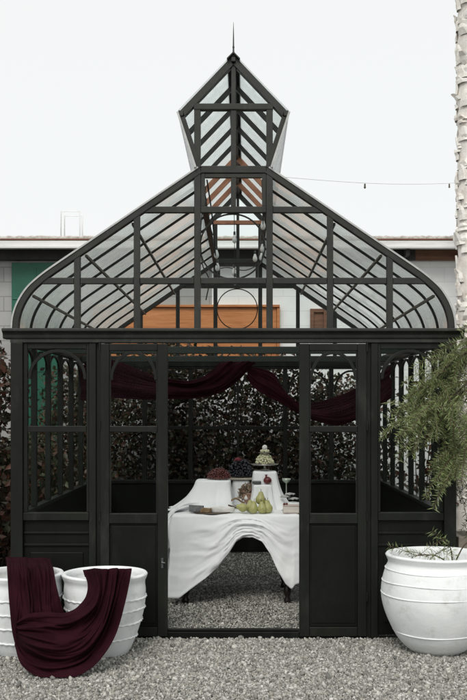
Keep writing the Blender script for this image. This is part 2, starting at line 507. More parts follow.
# front wall, both sides
def lerp(a,b,t): return a+(b-a)*t
for s in (-1, 1):
    X = lambda u: s*hx(u)
    part(MB().box(X(137), X(144), -.030, .030, 0, ZE), 'wall_post', bevel=BV)
    part(MB().box(X(132.6), X(136.9), -.008, .020, 0, ZE), 'cover_strip')
    b = MB()
    b.box(X(205.5), X(209.4), -.024, .024, hz(512), ZE)            # stile
    b.box(X(144.1), X(146.5), -.024, .024, hz(512), ZE)
    b.box(X(146.6), X(205.4), -.022, .022, hz(349), ZE)            # head
    b.box(X(146.6), X(205.4), -.026, .022, hz(432), hz(426))
    b.box(X(144.1), X(209.4), -.034, .024, hz(520), hz(512.2))
    part(b, 'window_frame', bevel=.003)
    part(arch(MB(), 'x', X(176), hx(29.3), hz(379), hz(349.6), -.006), 'arch_trim', bevel=.002)
    part(MB().box(X(146.6), X(205.4), .004, .008, hz(511.8), hz(349)), 'window_pane', M['clear'])
    b = MB()
    b.box(X(144.1), X(209.4), -.006, .020, .02, hz(520.2))
    b.box(X(144.1), X(209.4), -.018, -.006, hz(534), hz(531.5))
    b.box(X(144.1), X(209.4), -.018, -.006, hz(546), hz(543.5))
    b.box(X(150), X(203), -.016, -.006, hz(622), hz(552))
    part(b, 'base_panel', M['panel'], bevel=.004)
    # tall door leaf beside the opening
    d = MB()
    d.box(X(123.5), X(132.4), -.042, .004, .012, hz(344))
    d.box(X(65.5), X(75.5), -.042, .004, .012, hz(344))
    d.box(X(75.6), X(123.4), -.040, .002, hz(351), hz(344))
    d.box(X(75.6), X(123.4), -.038, .002, hz(432), hz(426))
    d.box(X(75.6), X(123.4), -.042, .002, hz(523), hz(513))
    d.box(X(75.6), X(123.4), -.040, .002, .012, hz(626))
    door = part(d, 'door', bevel=BV)
    part(MB().box(X(75.7), X(123.3), -.022, -.004, hz(625.8), hz(523.2)).box(X(77.5), X(121.5), -.027, -.022, hz(622.5), hz(526)), 'kick_panel', M['panel'], door, bevel=.003)
    part(MB().box(X(75.7), X(123.3), -.016, -.012, hz(512.8), hz(351.2)), 'door_pane', M['clear'], door)
    part(arch(MB(), 'x', X(99.5), hx(23.7), hz(380), hz(351.4), -.024), 'arch_trim', None, door, bevel=.002)
    # inner bead round the panes
    for (a0,a1,z0,z1) in ((75.6,77,hz(512.6),hz(432.4)),(122,123.4,hz(512.6),hz(432.4)),(75.6,77,hz(425.6),hz(351.4)),(122,123.4,hz(425.6),hz(351.4))):
        part(MB().box(X(a0), X(a1), -.030, -.018, z0, z1), 'glazing_bead', None, door)
    if s < 0:
        h = MB().box(X(69.7), X(71.7), -.050, -.042, hz(567), hz(557)).tube([(X(70.8),-.05,hz(561)),(X(70.8),-.068,hz(561)),(X(67.5),-.072,hz(561.5))], .005)
        part(h, 'handle', M['dish'], door, smooth=False)
    # hinges
    for py in (352, 430, 520, 600):
        part(MB().tube([(X(132.9),-.046,hz(py)),(X(132.9),-.046,hz(py)+.07)], .007, 8), 'hinge', None, door)
# threshold across the opening
part(MB().box(-hx(65.3), hx(65.3), -.035, .035, -.03, hz(631)).box(-hx(65.3), hx(65.3), -.02, .02, hz(630.9), hz(628.5)), 'threshold', M['panel'], bevel=.004)
for s in (-1, 1): part(MB().box(s*hx(132.4), s*hx(65.5), -.03, .03, -.03, .008), 'plinth', M['panel'])

# back wall
zs = .80
for u in (-150, -76, 76, 150):
    part(MB().box(hx(u-3.5), hx(u+3.5), L-.03, L+.03, zs, ZE), 'wall_post', bevel=BV)
part(MB().box(hx(-1.8), hx(1.8), L-.02, L+.02, zs, ZE), 'wall_post', bevel=.003)
bays = [(-209.4,-153.6),(-146.4,-79.6),(-72.4,-1.9),(1.9,72.4),(79.6,146.4),(153.6,209.4)]
for a, c in bays:
    part(MB().box(hx(a), hx(c), L-.02, L+.02, 1.425, 1.465), 'mid_rail', bevel=.003)
    part(MB().box(hx(a), hx(c), L-.003, L+.003, zs+.04, ZE), 'window_pane', M['clear'])
    part(arch(MB(), 'x', hx((a+c)/2), hx((c-a)/2-.2), ZE-.27, ZE-.012, L-.006), 'arch_trim')
part(MB().box(-hx(209.4), hx(209.4), L-.035, L+.035, zs, zs+.04), 'sill_rail', bevel=BV)
part(MB().box(-hx(209.4), hx(209.4), L-.012, L+.012, 0, zs), 'base_panel', M['panel'])

# side walls
ZS = hz(513)
for s in (-1, 1):
    xs_ = s*(W-.045)
    part(MB().box(xs_-.012, xs_+.012, .046, L-.046, 0, ZS-.03), 'base_panel', M['panel'])
    part(MB().box(xs_-.032, xs_+.032, .046, L-.046, ZS-.03, ZS), 'sill_rail', bevel=BV)
    for k in range(1, NB):
        part(MB().box(xs_-.022, xs_+.022, k*BAY-.020, k*BAY+.020, ZS, ZE), 'wall_post', bevel=.003)
    for k in range(NB):
        part(arch(MB(), 'y', (k+.5)*BAY, BAY/2-.024, ZE-.17, ZE-.012, xs_, dep=.018, t=.018), 'arch_trim')
        part(MB().box(xs_-.003, xs_+.003, k*BAY+.024, (k+1)*BAY-.024, ZS, ZE), 'window_pane', M['clear'])

# roof profile, outer edge, on the right: (half width, height)
prof_px = [(35.0,168.6),(80,199.2),(130,233.4),(170,260.6),(186,271.6),(196,279.5),(205,288),(212,298),(217,308.5),(219.8,319),(220.6,328.5)]
PR = [(p[0]*S, hz(p[1])) for p in catmull(prof_px[3:], 22)]
PR = [(p[0]*S, hz(p[1])) for p in prof_px[:3]] + PR
def prof(s): return [(s*x, z) for x, z in PR]
def prof_at(px_y):
    z = hz(px_y)
    for (x0,z0),(x1,z1) in zip(PR, PR[1:]):
        if z1 <= z <= z0: return lerp(x0,x1,(z-z0)/(z1-z0))
for s in (-1, 1):
    for k in range(NB+1):
        y = k*BAY
        if k in (0, NB):
            part(MB().sweepY(prof(1), y-.030, y+.030, 0, -.044).mirror(s), 'gable_rafter', M['metal_glare'], bevel=.003)
        else:
            part(MB().sweepY(prof(1), y-.009, y+.009, 0, -.019).mirror(s), 'roof_rafter', bevel=.002)
    for k in range(NB):
        a = k*BAY + (.002 if k else -.032); c = (k+1)*BAY - (.002 if k < NB-1 else -.032)
        part(MB().sweepY(prof(1), a, c, .006, .012).mirror(s), 'roof_pane', M['roofglass'])
    # bright edge strip on the two gables
    for y0, y1 in ((-.037,-.033),(L+.033,L+.037)):
        part(MB().sweepY(prof(1), y0, y1, -.002, .008).mirror(s), 'edge_trim', M['alu'])
    # purlins under the rafters
    for py in (217.5, 249.5, 290):
        x = prof_at(py); z = hz(py)
        part(MB().bar((s*(x-.040), .035, z-.040), (s*(x-.040), L-.035, z-.040), .018, .018, (1,0,0)), 'purlin', M['purlin'])

# gable ends
def gable(y, inner):
    for u in (-156, -96.5, -36, 36, 96.5, 156):
        au = abs(u)
        top = {156: 249.5, 96.5: 214, 36: 110.7}[au]
        wd = 3.2 if au == 36 else 3
        part(MB().box(hx(u-wd), hx(u+wd), y-.026, y+.026, ZB, hz(top)), 'gable_mullion', M['metal_glare'], bevel=.003)
    for (py, lim) in ((281, 198), (210, 94)):
        segs = [-lim,-156,-96.5,-36,36,96.5,156,lim] if py == 281 else [-lim,-36,36,lim]
        for a, c in zip(segs, segs[1:]):
            p0 = 3.3 if abs(a) != lim else 0; p1 = 3.3 if abs(c) != lim else 0
            part(MB().box(hx(a+p0), hx(c-p1), y-.022, y+.022, hz(py+3), hz(py-3)), 'gable_rail', M['metal_glare'], bevel=.003)
    part(MB().box(-hx(32.7), hx(32.7), y-.024, y+.024, hz(173.5), hz(166.5)), 'gable_rail', M['metal_glare'], bevel=.003)
    # vent sash between the lantern and the ring
    v = MB()
    v.box(-hx(32.5), -hx(28.5), y-.018, y+.018, hz(206.8), hz(174)); v.box(hx(28.5), hx(32.5), y-.018, y+.018, hz(206.8), hz(174))
    v.box(-hx(28.4), hx(28.4), y-.016, y+.016, hz(178), hz(174)); v.box(-hx(2.6), hx(2.6), y-.016, y+.016, hz(206.8), hz(178.2))
    part(v, 'vent_sash', M['metal_glare'], bevel=.002)
    # ring ornament
    n = 48
    pts = [(hx(-1.0)+.235*math.cos(2*math.pi*i/n), hz(246.5)+.235*math.sin(2*math.pi*i/n)) for i in range(n)]
    part(MB().sweepY(pts, y-.005, y+.005, -.0055, .0055, closed=True), 'ring_ornament')
    # clear glass in the gable
    r = [(x-.05, z-.03) for x, z in PR if z > ZB+.05]
    vs = []
    poly = [(-x, z) for x, z in r][::-1] + [(x, z) for x, z in r]
    poly = [(-r[-1][0], ZB)] + poly + [(r[-1][0], ZB)]
    n = len(poly)
    m = MB().add([(x, y-.002, z) for x, z in poly] + [(x, y+.002, z) for x, z in poly],
                 [tuple(range(n)), tuple(range(2*n-1, n-1, -1))] + [(i, n+i, n+(i+1)%n, (i+1)%n) for i in range(n)])
    part(m, 'gable_pane', M['clear'])
gable(0, 1); gable(L, -1)

# tie beams across at eave height
for y in (1.22, 2.6):
    part(MB().box(-W+.07, W-.07, y-.03, y+.03, ZE-.005, ZE+.055), 'tie_beam', M['beam'], bevel=.004)

# lantern
LB, LE, LA = (36, 168.5), (54, 113.5), (0, 57.5)
lp = {k: (v[0]*S, hz(v[1])) for k, v in dict(b=LB, e=LE, a=LA).items()}
lant = part(MB().box(-.016, .016, -.05, L+.05, lp['a'][1]-.045, lp['a'][1]-.012), 'roof_lantern', M['metal_glare'], bevel=.004)
for s in (-1, 1):
    b_, e_, a_ = [(s*lp[k][0], lp[k][1]) for k in 'bea']
    # eave plate and base plate along the lantern
    part(MB().bar((e_[0]-s*.012, -.04, e_[1]-.008), (e_[0]-s*.012, L+.04, e_[1]-.008), .04, .035, (1,0,0)), 'lantern_plate', M['metal_glare'], lant, bevel=.003)
    part(MB().bar((b_[0], .035, b_[1]-.03), (b_[0], L-.035, b_[1]-.03), .045, .045, (1,0,0)), 'lantern_plate', M['metal_glare'], lant, bevel=.003)
    for k in range(NB+1):
        y = k*BAY; end = k in (0, NB)
        mat = M['wood_rafter'] if k in (5,6,7) else M['metal_glare']
        wd = (.050 if mat is M['wood_rafter'] else .036) if not end else .05; dp = .03 if not end else .06
        zo = .02 if not end else .022
        # roof rafter of the lantern
        d = Vector((a_[0]-e_[0], 0, a_[1]-e_[1])).normalized(); nn = Vector((d.z*s*-1, 0, abs(d.x)))
        o = Vector((s*-.5, 0, -.86))*zo
        p0 = Vector((e_[0], y, e_[1])) + o; p1 = Vector((s*.012, y, a_[1]-.01)) + o*.9
        part(MB().bar(p0, p1, wd, dp), 'lantern_rafter', mat, lant, bevel=.002)
        # flared side bar
        o2 = Vector((-s*.015, 0, 0))
        part(MB().bar(Vector((b_[0],y,b_[1]))+o2, Vector((e_[0],y,e_[1]))+o2, .028 if not end else .032, dp), 'lantern_stud', M['metal_glare'], lant, bevel=.002)
    for k in range(NB):
        y0 = k*BAY + (.003 if k else -.04); y1 = (k+1)*BAY - (.003 if k < NB-1 else -.04)
        n1 = Vector((s*.72,0,.70))*.012
        m = MB().bar(Vector((e_[0],(y0+y1)/2,e_[1]))+n1, Vector((0,(y0+y1)/2,a_[1]))+n1, .005, y1-y0)
        part(m, 'lantern_pane', M['lantglass'], lant)
        n2 = Vector((s*.95,0,-.3))*.010
        m = MB().bar(Vector((b_[0],(y0+y1)/2,b_[1]))+n2, Vector((e_[0],(y0+y1)/2,e_[1]-.006))+n2, .005, y1-y0)
        part(m, 'lantern_pane', M['lantglass'], lant)
    for y in (-.056, L+.056):
        n1 = Vector((s*.95,0,-.3))*.012
        part(MB().bar(Vector((b_[0],y,b_[1]))+n1, Vector((e_[0],y,e_[1]))+n1, .014, .008), 'edge_trim', M['alu'], lant)
for y in (0, L):
    mat = M['wood_rafter'] if y else M['metal_glare']
    part(MB().box(-hx(39.5), hx(39.5), y-.029, y+.029, hz(110.5), hz(104.5)), 'lantern_rail', mat, lant, bevel=.003)
    part(MB().box(-hx(2.6), hx(2.6), y-.02, y+.02, hz(166.4), hz(110.6)), 'lantern_mullion', M['metal_glare'], lant, bevel=.002)
    part(MB().box(-hx(2.2), hx(2.2), y-.02, y+.02, hz(104.4), hz(66)), 'lantern_mullion', M['metal_glare'], lant, bevel=.002)
    poly = [(-lp['b'][0]+.01,lp['b'][1]),(-lp['e'][0]+.03,lp['e'][1]),(0,lp['a'][1]-.05),(lp['e'][0]-.03,lp['e'][1]),(lp['b'][0]-.01,lp['b'][1])]
    m = MB().add([(x,y-.002,z) for x,z in poly]+[(x,y+.002,z) for x,z in poly],[(0,1,2,3,4),(9,8,7,6,5)]+[(i,5+i,5+(i+1)%5,(i+1)%5) for i in range(5)])
    part(m, 'lantern_pane', M['clear'], lant)
# ridge cap and finial
m = MB()
for s in (-1, 1):
    m.bar((s*.024,-.06,lp['a'][1]-.006),(s*.024,L+.06,lp['a'][1]-.006), .008, .06, (s*.70,0,-.71))
part(m, 'ridge_cap', M['metal_glare'], lant)
f = MB().lathe([(.0,.0),(.024,.0),(.026,.016),(.015,.034),(.007,.045),(.0055,.07),(.008,.078),(.0055,.088),(.0045,.14),(.003,.20),(.001,.26)], (0,-.02,lp['a'][1]-.012), 12)
part(f, 'finial', M['metal_glare'], lant, smooth=True)

# ------------------------------------------------------------------ back building
YB = 6.2
def P(px, py, Y=YB): return at(px, py, Y)
def X_(px, Y=YB): return at(px, 412, Y).x
def Z_(py, Y=YB): return at(245, py, Y).z
hb = empty('block_building', (0,YB,0), 'low flat roofed block building with white fascia standing behind the greenhouse', 'building')
zt = Z_(249)
xl, xr, xm = X_(-150), X_(640), X_(212)
MB().box(xl, xm, YB, YB+.2, 0, zt).build('wall', M['greyblock'], hb)  # left stretch of the wall grey, right stretch white
MB().box(xm, xr, YB, YB+.2, 0, zt).build('wall', M['whiteblock'], hb)['label'] = 'white block wall'
# eave timbers: dark band, brown stretch on the right
MB().box(xl, X_(414), YB-.10, YB-.003, Z_(261), zt).build('eave_board', M['dark'], hb, bevel=.005)
eb = MB().box(X_(414)+.003, xr, YB-.08, YB-.003, Z_(261), zt).build('eave_board', M['brown'], hb, bevel=.005)
eb['label'] = 'brown timber stretch of the eave'
for px in (404, 462, 520): MB().box(X_(px-2), X_(px+2), YB-.32, YB-.105, Z_(259), zt-.01).build('bracket', M['dark'], hb, bevel=.004)
rf = MB().box(xl-.3, xr+.3, YB-.28, YB+5.2, zt+.002, zt+.12).build('roof', M['fascia'], hb, bevel=.01)
yf = YB-.36
MB().box(xl-.3, xr+.3, yf, yf+.06, Z_(248.5,yf), Z_(240.5,yf)).box(xl-.3, xr+.3, yf-.03, yf-.002, Z_(248.5,yf), Z_(246,yf)).build('fascia', M['fascia'], hb, bevel=.006)
# rough parapet top
b = MB(); n = 260
vs = []
for i in range(n+1):
    x = lerp(xl-.3, xr+.3, i/n); t = .015*rng.random()
    z1 = Z_(235.5,yf)+t
    vs += [(x,yf+.015,Z_(240.4,yf)),(x,yf+.005+.02*rng.random(),z1-.02),(x,yf+.06,z1),(x,yf+.5,z1-.03)]
b.add(vs, [(4*i+k,4*i+4+k,4*i+5+k,4*i+1+k) for i in range(n) for k in range(3)])
b.build('parapet', M['roofgravel'], hb, smooth=False)
MB().box(xl-.3, xr+.3, yf-.006, yf+.012, Z_(240.2,yf), Z_(238.6,yf)).build('drip_edge', M['brown'], hb)
# green door leaf on the left
gd = MB()
gx0, gx1 = X_(12.5), X_(60)
gd.box(gx0, gx1, YB-.05, YB-.004, .05, Z_(262.5)-.01)
for k in range(1,2): gd.box(lerp(gx0,gx1,.5)-.012, lerp(gx0,gx1,.5)+.012, YB-.058, YB-.05, .06, Z_(268))
gd.box(gx0+.01, gx1-.01, YB-.06, YB-.05, Z_(300), Z_(298.5)).box(gx0+.01, gx1-.01, YB-.06, YB-.05, Z_(372), Z_(370.5))
gdo = gd.build('shutter_door', M['green'], hb, bevel=.004); gdo['label'] = 'green painted double door'
# orange boarded window
ow = MB().box(X_(96), X_(276.5), YB-.06, YB-.004, Z_(366), Z_(308))
owo = ow.build('boarded_window', M['plank'], hb, bevel=.005); owo['label'] = 'orange brown boarded window'
MB().box(X_(93.5), X_(279.5), YB-.10, YB-.004, Z_(307.8), Z_(305.4)).box(X_(276.7), X_(279.5), YB-.08, YB-.004, Z_(366), Z_(308)).box(X_(93.5), X_(95.8), YB-.08, YB-.004, Z_(366), Z_(308)).build('window_trim', M['plank'], owo, bevel=.003)
# small brown window
wi = MB()
wx0, wx1, wz0, wz1 = X_(310), X_(327), Z_(336), Z_(309)
wi.box(wx0,wx0+.05,YB-.05,YB-.004,wz0,wz1).box(wx1-.05,wx1,YB-.05,YB-.004,wz0,wz1).box(wx0+.051,wx1-.051,YB-.048,YB-.004,wz1-.05,wz1).box(wx0+.051,wx1-.051,YB-.048,YB-.004,wz0,wz0+.05)
wio = wi.build('window', M['brown'], hb, bevel=.004)
MB().box(wx0+.051,wx1-.051,YB-.02,YB-.012,wz0+.051,wz1-.051).build('shutter', M['brown'], wio)
# vertical joints on the upper wall seen through the gable
b = MB()
for px in range(285, 460, 18): b.box(X_(px)-.006, X_(px)+.006, YB-.008, YB-.001, Z_(420), Z_(263))
# roof-top pipe frame
yq = 9.0
p = lambda a, c, dy=0: at(a, c, yq+dy)
for pts_, lb in (([p(61,238), p(61,211.5), p(80,211.5), p(80,238)], 'larger white pipe hoop standing on the flat roof left of the lantern'),
                 ([p(64.5,238,.3), p(64.5,216,.3), p(82.5,216,.3), p(82.5,238,.3)], 'smaller white pipe hoop just behind the larger one on the flat roof')):
    tag(MB().tube(pts_, .013, 8).build('pipe_hoop', M['pipe'], smooth=True), lb, 'pipe', 'pipe hoops on the flat roof')

# ------------------------------------------------------------------ leaves
def leaf_mesh(name, mat, C, size, tints, parent=None, aspect=.5, fold=.25, droop=None, dirs=None):
    n = len(C)
    if dirs is None:
        d = rng.normal(size=(n,3)); d[:,2] -= .3
    else: d = dirs + rng.normal(size=(n,3))*.25
    d /= np.linalg.norm(d,axis=1)[:,None]
    r = rng.normal(size=(n,3)); sd_ = np.cross(d, r); sd_ /= np.linalg.norm(sd_,axis=1)[:,None]
    nn = np.cross(d, sd_)
    sz = size*rng.uniform(.6,1.35,n)[:,None]
    A = C; B = C + d*sz*.45 + sd_*sz*aspect*.5 + nn*sz*fold*.4; T = C + d*sz - nn*sz*fold*.3; E = C + d*sz*.45 - sd_*sz*aspect*.5 + nn*sz*fold*.4
    V = np.stack([A,B,T,E],1).reshape(-1,3)
    F = np.arange(4*n).reshape(n,4)
    tri = np.concatenate([F[:,[0,1,2]],F[:,[0,2,3]]],0)
    me = bpy.data.meshes.new(name)
    me.vertices.add(4*n); me.vertices.foreach_set('co', V.ravel())
    me.loops.add(tri.size); me.loops.foreach_set('vertex_index', tri.ravel().astype(np.int32))
    me.polygons.add(len(tri)); me.polygons.foreach_set('loop_start', np.arange(0,tri.size,3,dtype=np.int32))
    me.update(calc_edges=True)
    a = me.attributes.new('tint','FLOAT_COLOR','POINT')
    cc = np.ones((4*n,4)); cc[:,:3] = np.repeat(tints,4,0); a.data.foreach_set('color', cc.ravel())
    me.materials.append(mat)
    o = bpy.data.objects.new(name, me); col.objects.link(o)
    if parent is not None:
        o.parent = parent; o.matrix_parent_inverse = Matrix.Translation(-base_of(parent))
    return o
def pick_tints(n, pal, jit=.25):
    pal = np.array(pal); t = pal[rng.integers(0,len(pal),n)]
    return np.clip(t*rng.uniform(1-jit,1+jit,(n,1)),0,1)
HEDGE = [(.075,.055,.032),(.050,.048,.026),(.10,.055,.034),(.042,.052,.024),(.11,.055,.036),(.06,.064,.03),(.022,.02,.013)]
HEDGE_RED = [(.05,.034,.02),(.035,.03,.018),(.07,.035,.022),(.028,.03,.016),(.09,.038,.024)]

def shrub(name, c, rx, ry, h, n, size, pal, label, cat='shrub', group=None, clumps=26, z0=.1, parent_none=True):
    root = empty(name, (c[0],c[1],0), label, cat, group)
    st = MB(); cl = []
    for i in range(clumps):
        a = rng.uniform(0,2*math.pi); rr = math.sqrt(rng.uniform(0,1)); z = z0 + (h-z0)*rng.uniform(.03,1)
        k = 1 - .45*max(0,(z/h-.6)/.4)
        q = np.array([c[0]+rx*rr*k*math.cos(a), c[1]+ry*rr*k*math.sin(a), z]); cl.append(q)
        base = (c[0]+.15*rx*math.cos(a), c[1]+.15*ry*math.sin(a), 0)
        mid = (lerp(base[0],q[0],.4), lerp(base[1],q[1],.4), z*.55)
        if i % 3 == 0: st.tube([base, mid, tuple(q)], [.011,.007,.002], 5)
    cl = np.array(cl)
    w_ = rng.integers(0,clumps,n)
    C = cl[w_] + rng.normal(size=(n,3))*np.array([.5*rx/ (clumps/18)**.33, .5*ry/(clumps/18)**.33, h*.10])*.75
    C[:,2] = np.clip(C[:,2], .04, h*1.06)
    st.build('stem', M['bark'], root)
    leaf_mesh('foliage', M['leaf'], C, size, pick_tints(n,pal,.4), root, aspect=.62)
    return root
xs5 = [(-2.05,5.35,2.05),(-1.15,5.2,2.35),(-.32,5.3,2.3),(.5,5.25,2.25),(1.25,5.3,1.95)]
lab5 = ['dark leafy shrub behind the far left greenhouse corner, before the green door',
        'tall dark shrub seen through the left door of the greenhouse',
        'dense dark shrub behind the red grapes, left of the far centre window bar',
        'dark shrub behind the tiered fruit stand, right of the far centre window bar',
        'lower dark shrub seen through the right door with white wall showing above it']
for (x,y,h),lb in zip(xs5,lab5):
    shrub('shrub', (x,y), .62, .42, h, 7200 if x < -1 else 5000, .066, HEDGE, lb, group='dark shrubs in a row behind the greenhouse', clumps=60)
shrub('shrub', (2.25,5.0), .45,.35,1.9, 1500,.08, HEDGE_RED, 'thin reddish shrub against the white wall on the right', group='dark shrubs in a row behind the greenhouse', clumps=24)
shrub('shrub', (-2.12,1.3), .34,.8,2.05, 5200,.07, HEDGE_RED, 'brown leaved bush beside the left corner post of the greenhouse', clumps=60)
shrub('shrub', (-2.25,3.4), .4,.8,1.35, 3500,.075, HEDGE, 'low dark bush outside the left glass wall of the greenhouse', clumps=40)

shrub('blocker', (-3.9,2.2), .6, 3.2, 2.9, 9000, .12, HEDGE, 'added unseen leafy hedge along the left side of the yard', 'blocker', clumps=90)  # out of view, added to cut the side light reaching the interior
shrub('blocker', (3.9,1.6), .6, 2.6, 2.7, 9000, .12, HEDGE, 'added unseen leafy hedge along the right side of the yard', 'blocker', clumps=90)  # unseen counterpart on the right, also added to block side light
# ------------------------------------------------------------------ pepper tree on the right
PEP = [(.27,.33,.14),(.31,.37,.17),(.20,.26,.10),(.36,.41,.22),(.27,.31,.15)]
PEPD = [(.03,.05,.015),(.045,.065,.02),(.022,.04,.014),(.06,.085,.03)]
def frond_points(start, d0, length, npairs, leaf):
    """centres and directions of the leaflets along one hanging compound leaf"""
    p = np.array(start,float); d = np.array(d0,float); d /= np.linalg.norm(d)
    C, Dr, path = [], [], [p.copy()]
    st = length/npairs
    side = np.cross(d, rng.normal(size=3)); side /= np.linalg.norm(side)
    for i in range(npairs):
        d = d + np.array([0,0,-.035]); d /= np.linalg.norm(d)
        p = p + d*st; path.append(p.copy())
        side = side - d*side.dot(d); side /= np.linalg.norm(side)
        k = .45+.75*math.sin(math.pi*min(1,(i+1.5)/(npairs+1)))
        for sg in (-1,1):
            C.append(p.copy()); v = side*sg*.9 + d*.42; Dr.append(v/np.linalg.norm(v)*k)
    return C, Dr, path
def frond_mesh(name, specs, parent, pal):
    C, Dr, Sz, st = [], [], [], MB()
    for (s0, d0, ln, npairs, leaf) in specs:
        c, dr, path = frond_points(s0, d0, ln, npairs, leaf)
        C += c; Dr += dr; Sz += [leaf]*len(c)
        st.tube([tuple(q) for q in path[::3]] + [tuple(path[-1])], .0016, 4)
    C = np.array(C); Dr = np.array(Dr); k = np.linalg.norm(Dr,axis=1)
    n = len(C)
    base = pick_tints(n, pal, .25)
    o = leaf_mesh(name, M['pepper'], C, np.array(Sz)[:,None]*k[:,None] if False else .042, base, parent, aspect=.125, fold=.12, dirs=Dr/k[:,None])
    st.build('leaf_stalk', M['stem'], parent)
    return o
pt = empty('pepper_tree', (2.25,.05,0), 'feathery green pepper tree with drooping leaves at the right corner of the greenhouse', 'tree')
tr = MB()
tr.tube([(2.25,.05,-.05),(2.22,.03,.5),(2.15,0,1.1),(2.12,-.02,1.7),(2.2,-.05,2.5)], [.09,.075,.06,.045,.02], 10)
tr.build('trunk', M['bark'], pt, smooth=True)
br_paths = [
    [(2.13,0,1.8),(1.85,-.2,2.06),(1.64,-.28,2.05),(1.46,-.32,1.92),(1.33,-.34,1.78)],
    [(2.13,0,1.6),(1.86,-.22,1.85),(1.62,-.3,1.78),(1.42,-.36,1.66),(1.26,-.4,1.60)],
    [(2.13,0,1.7),(1.86,-.22,1.92),(1.66,-.3,1.86),(1.50,-.36,1.72),(1.38,-.4,1.62)],
    [(2.13,0,1.2),(1.92,-.2,1.5),(1.72,-.28,1.45),(1.58,-.32,1.28)],
    [(2.13,0,1.8),(1.95,-.15,2.14),(1.76,-.2,2.14),(1.60,-.25,1.98)],
    [(2.13,0,1.5),(1.98,-.15,1.7),(1.78,-.3,1.62),(1.62,-.3,1.38)],
]
bb = MB(); specs = []; specs_d = []
for bp in br_paths:
    P_ = catmull(bp, 14)
    bb.tube([tuple(q) for q in P_], [lerp(.016,.003,i/13) for i in range(14)], 6)
    for i in range(5, 14):
        for r in range(4 if i > 6 else 2):
            q = P_[i] + rng.normal(size=3)*.02
            specs.append((q, np.array([-.7+rng.normal()*.55, -.1+rng.normal()*.35, -.28+rng.normal()*.4]), rng.uniform(.22,.40), int(rng.integers(30,42)), .045))
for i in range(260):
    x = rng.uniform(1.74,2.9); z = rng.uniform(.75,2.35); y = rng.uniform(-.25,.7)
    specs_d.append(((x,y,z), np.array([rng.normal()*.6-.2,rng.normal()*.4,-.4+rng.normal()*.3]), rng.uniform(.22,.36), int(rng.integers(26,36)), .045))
bb.build('branch', M['bark'], pt, smooth=True)
frond_mesh('foliage', specs, pt, PEP)
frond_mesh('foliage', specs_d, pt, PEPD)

# ------------------------------------------------------------------ palm
YP = 5.1
kp = (D+YP)/FPX
pc = at(473, 412, YP)
palm = empty('palm_tree', (pc.x, YP, 0), 'tall pale palm trunk with shaggy leaf bases behind the greenhouse on the right', 'palm tree')
PH = 9.2
tm = MB(); nseg = 90; npr = []
for i in range(nseg+1):
    z = PH*i/nseg; npr.append((.185+.012*math.sin(i*2.1)+.01*rng.random()+.06*math.exp(-z*1.5), z))
tm.lathe(npr, (pc.x,YP,0), 22)
tm.build('trunk', M['palm'], palm, smooth=True)
bt = MB()
nb = 430
for i in range(nb):
    a = i*2.39996+rng.normal()*.35; z = .3+(PH-.5)*i/nb + rng.normal()*.05
    ca, sa = math.cos(a), math.sin(a); R0 = .185
    wd = rng.uniform(.05,.10); ln = rng.uniform(.06,.2); out = rng.uniform(.005,.045)*(2.2 if rng.random() < .12 else 1)
    o = Vector((pc.x+R0*ca, YP+R0*sa, z)); rd = Vector((ca,sa,0)); tn = Vector((-sa,ca,0)); up = Vector((0,0,1))
    sk = rng.normal()*.03
    rows = []
    for k, (wk, ok_, th) in enumerate(((1,0,.03),(1.0,.30,.032),(.75,.7,.026),(.4,1.0,.014))):
        t = k/3
        c = o + rd*(out*ok_*t) + up*(ln*t) + tn*(sk*t)
        c += Vector((rng.normal(),rng.normal(),rng.normal()))*.006
        rows.append([c-tn*wd*wk, c+rd*th*.8-tn*wd*wk*.4, c+rd*th+tn*wd*wk*.35, c+tn*wd*wk, c-rd*.012])
    v = [q for r in rows for q in r]
    f = [(5*k+m_, 5*k+(m_+1)%5, 5*k+5+(m_+1)%5, 5*k+5+m_) for k in range(3) for m_ in range(5)] + [(19,18,17,16,15)]
    bt.add(v, f)
bt.build('leaf_base', M['palmboot'], palm)
C, Dr = [], []
for i in range(16):
    a = i*2*math.pi/16; p0 = np.array([pc.x,YP,PH]); d = np.array([math.cos(a),math.sin(a),.9 if i%2 else .4]); d/=np.linalg.norm(d)
    sd_ = np.array([-math.sin(a),math.cos(a),0])
    for k in range(60):
        d = d+np.array([0,0,-.028]); d/=np.linalg.norm(d); p0 = p0+d*.04
        if k > 12:
            for sg in (-1,1): C.append(p0.copy()); Dr.append(sd_*sg+d*.8+np.array([0,0,-.2]))
C = np.array(C); Dr = np.array(Dr)
leaf_mesh('crown', M['palmleaf'], C, .5, pick_tints(len(C),[(.05,.08,.025),(.07,.1,.035)]), palm, aspect=.07, dirs=Dr)

# ------------------------------------------------------------------ pots
def pot_profile(pts, thick, inner):
    """outer profile, rolled rim, inner wall down to the soil"""
    P_ = [tuple(p) for p in catmull(pts, 44)]
    r, z = P_[-1]
    P_ += [(r-.008,z+.010),(r-.02,z+.012),(r-thick,z+.004)]
    P_ += [(r-thick-.004,z-.03),(r-thick-.002,z-inner)]
    return [(0.0, P_[0][1])] + P_
def bands(zs_, rfun, c, t=.007, rope=False):
    m = MB()
    for z in zs_:
        R = rfun(z)
        n = 200; pts = []
        vs = []; ring = 8
        for i in range(n):
            a = 2*math.pi*i/n
            for k in range(ring):
                b = 2*math.pi*k/ring
                tt = t*(1+ (.34*math.sin(a*30+b) if rope else 0.12*math.sin(a*9+z*40)))
                zz = z + tt*.8*math.sin(b) + .003*math.sin(3*a+z*30)
                rr = R + tt*math.cos(b)
                vs.append((c[0]+rr*math.cos(a), c[1]+rr*math.sin(a), zz))
        m.add(vs, [(i*ring+k, ((i+1)%n)*ring+k, ((i+1)%n)*ring+(k+1)%ring, i*ring+(k+1)%ring) for i in range(n) for k in range(ring)])
    return m
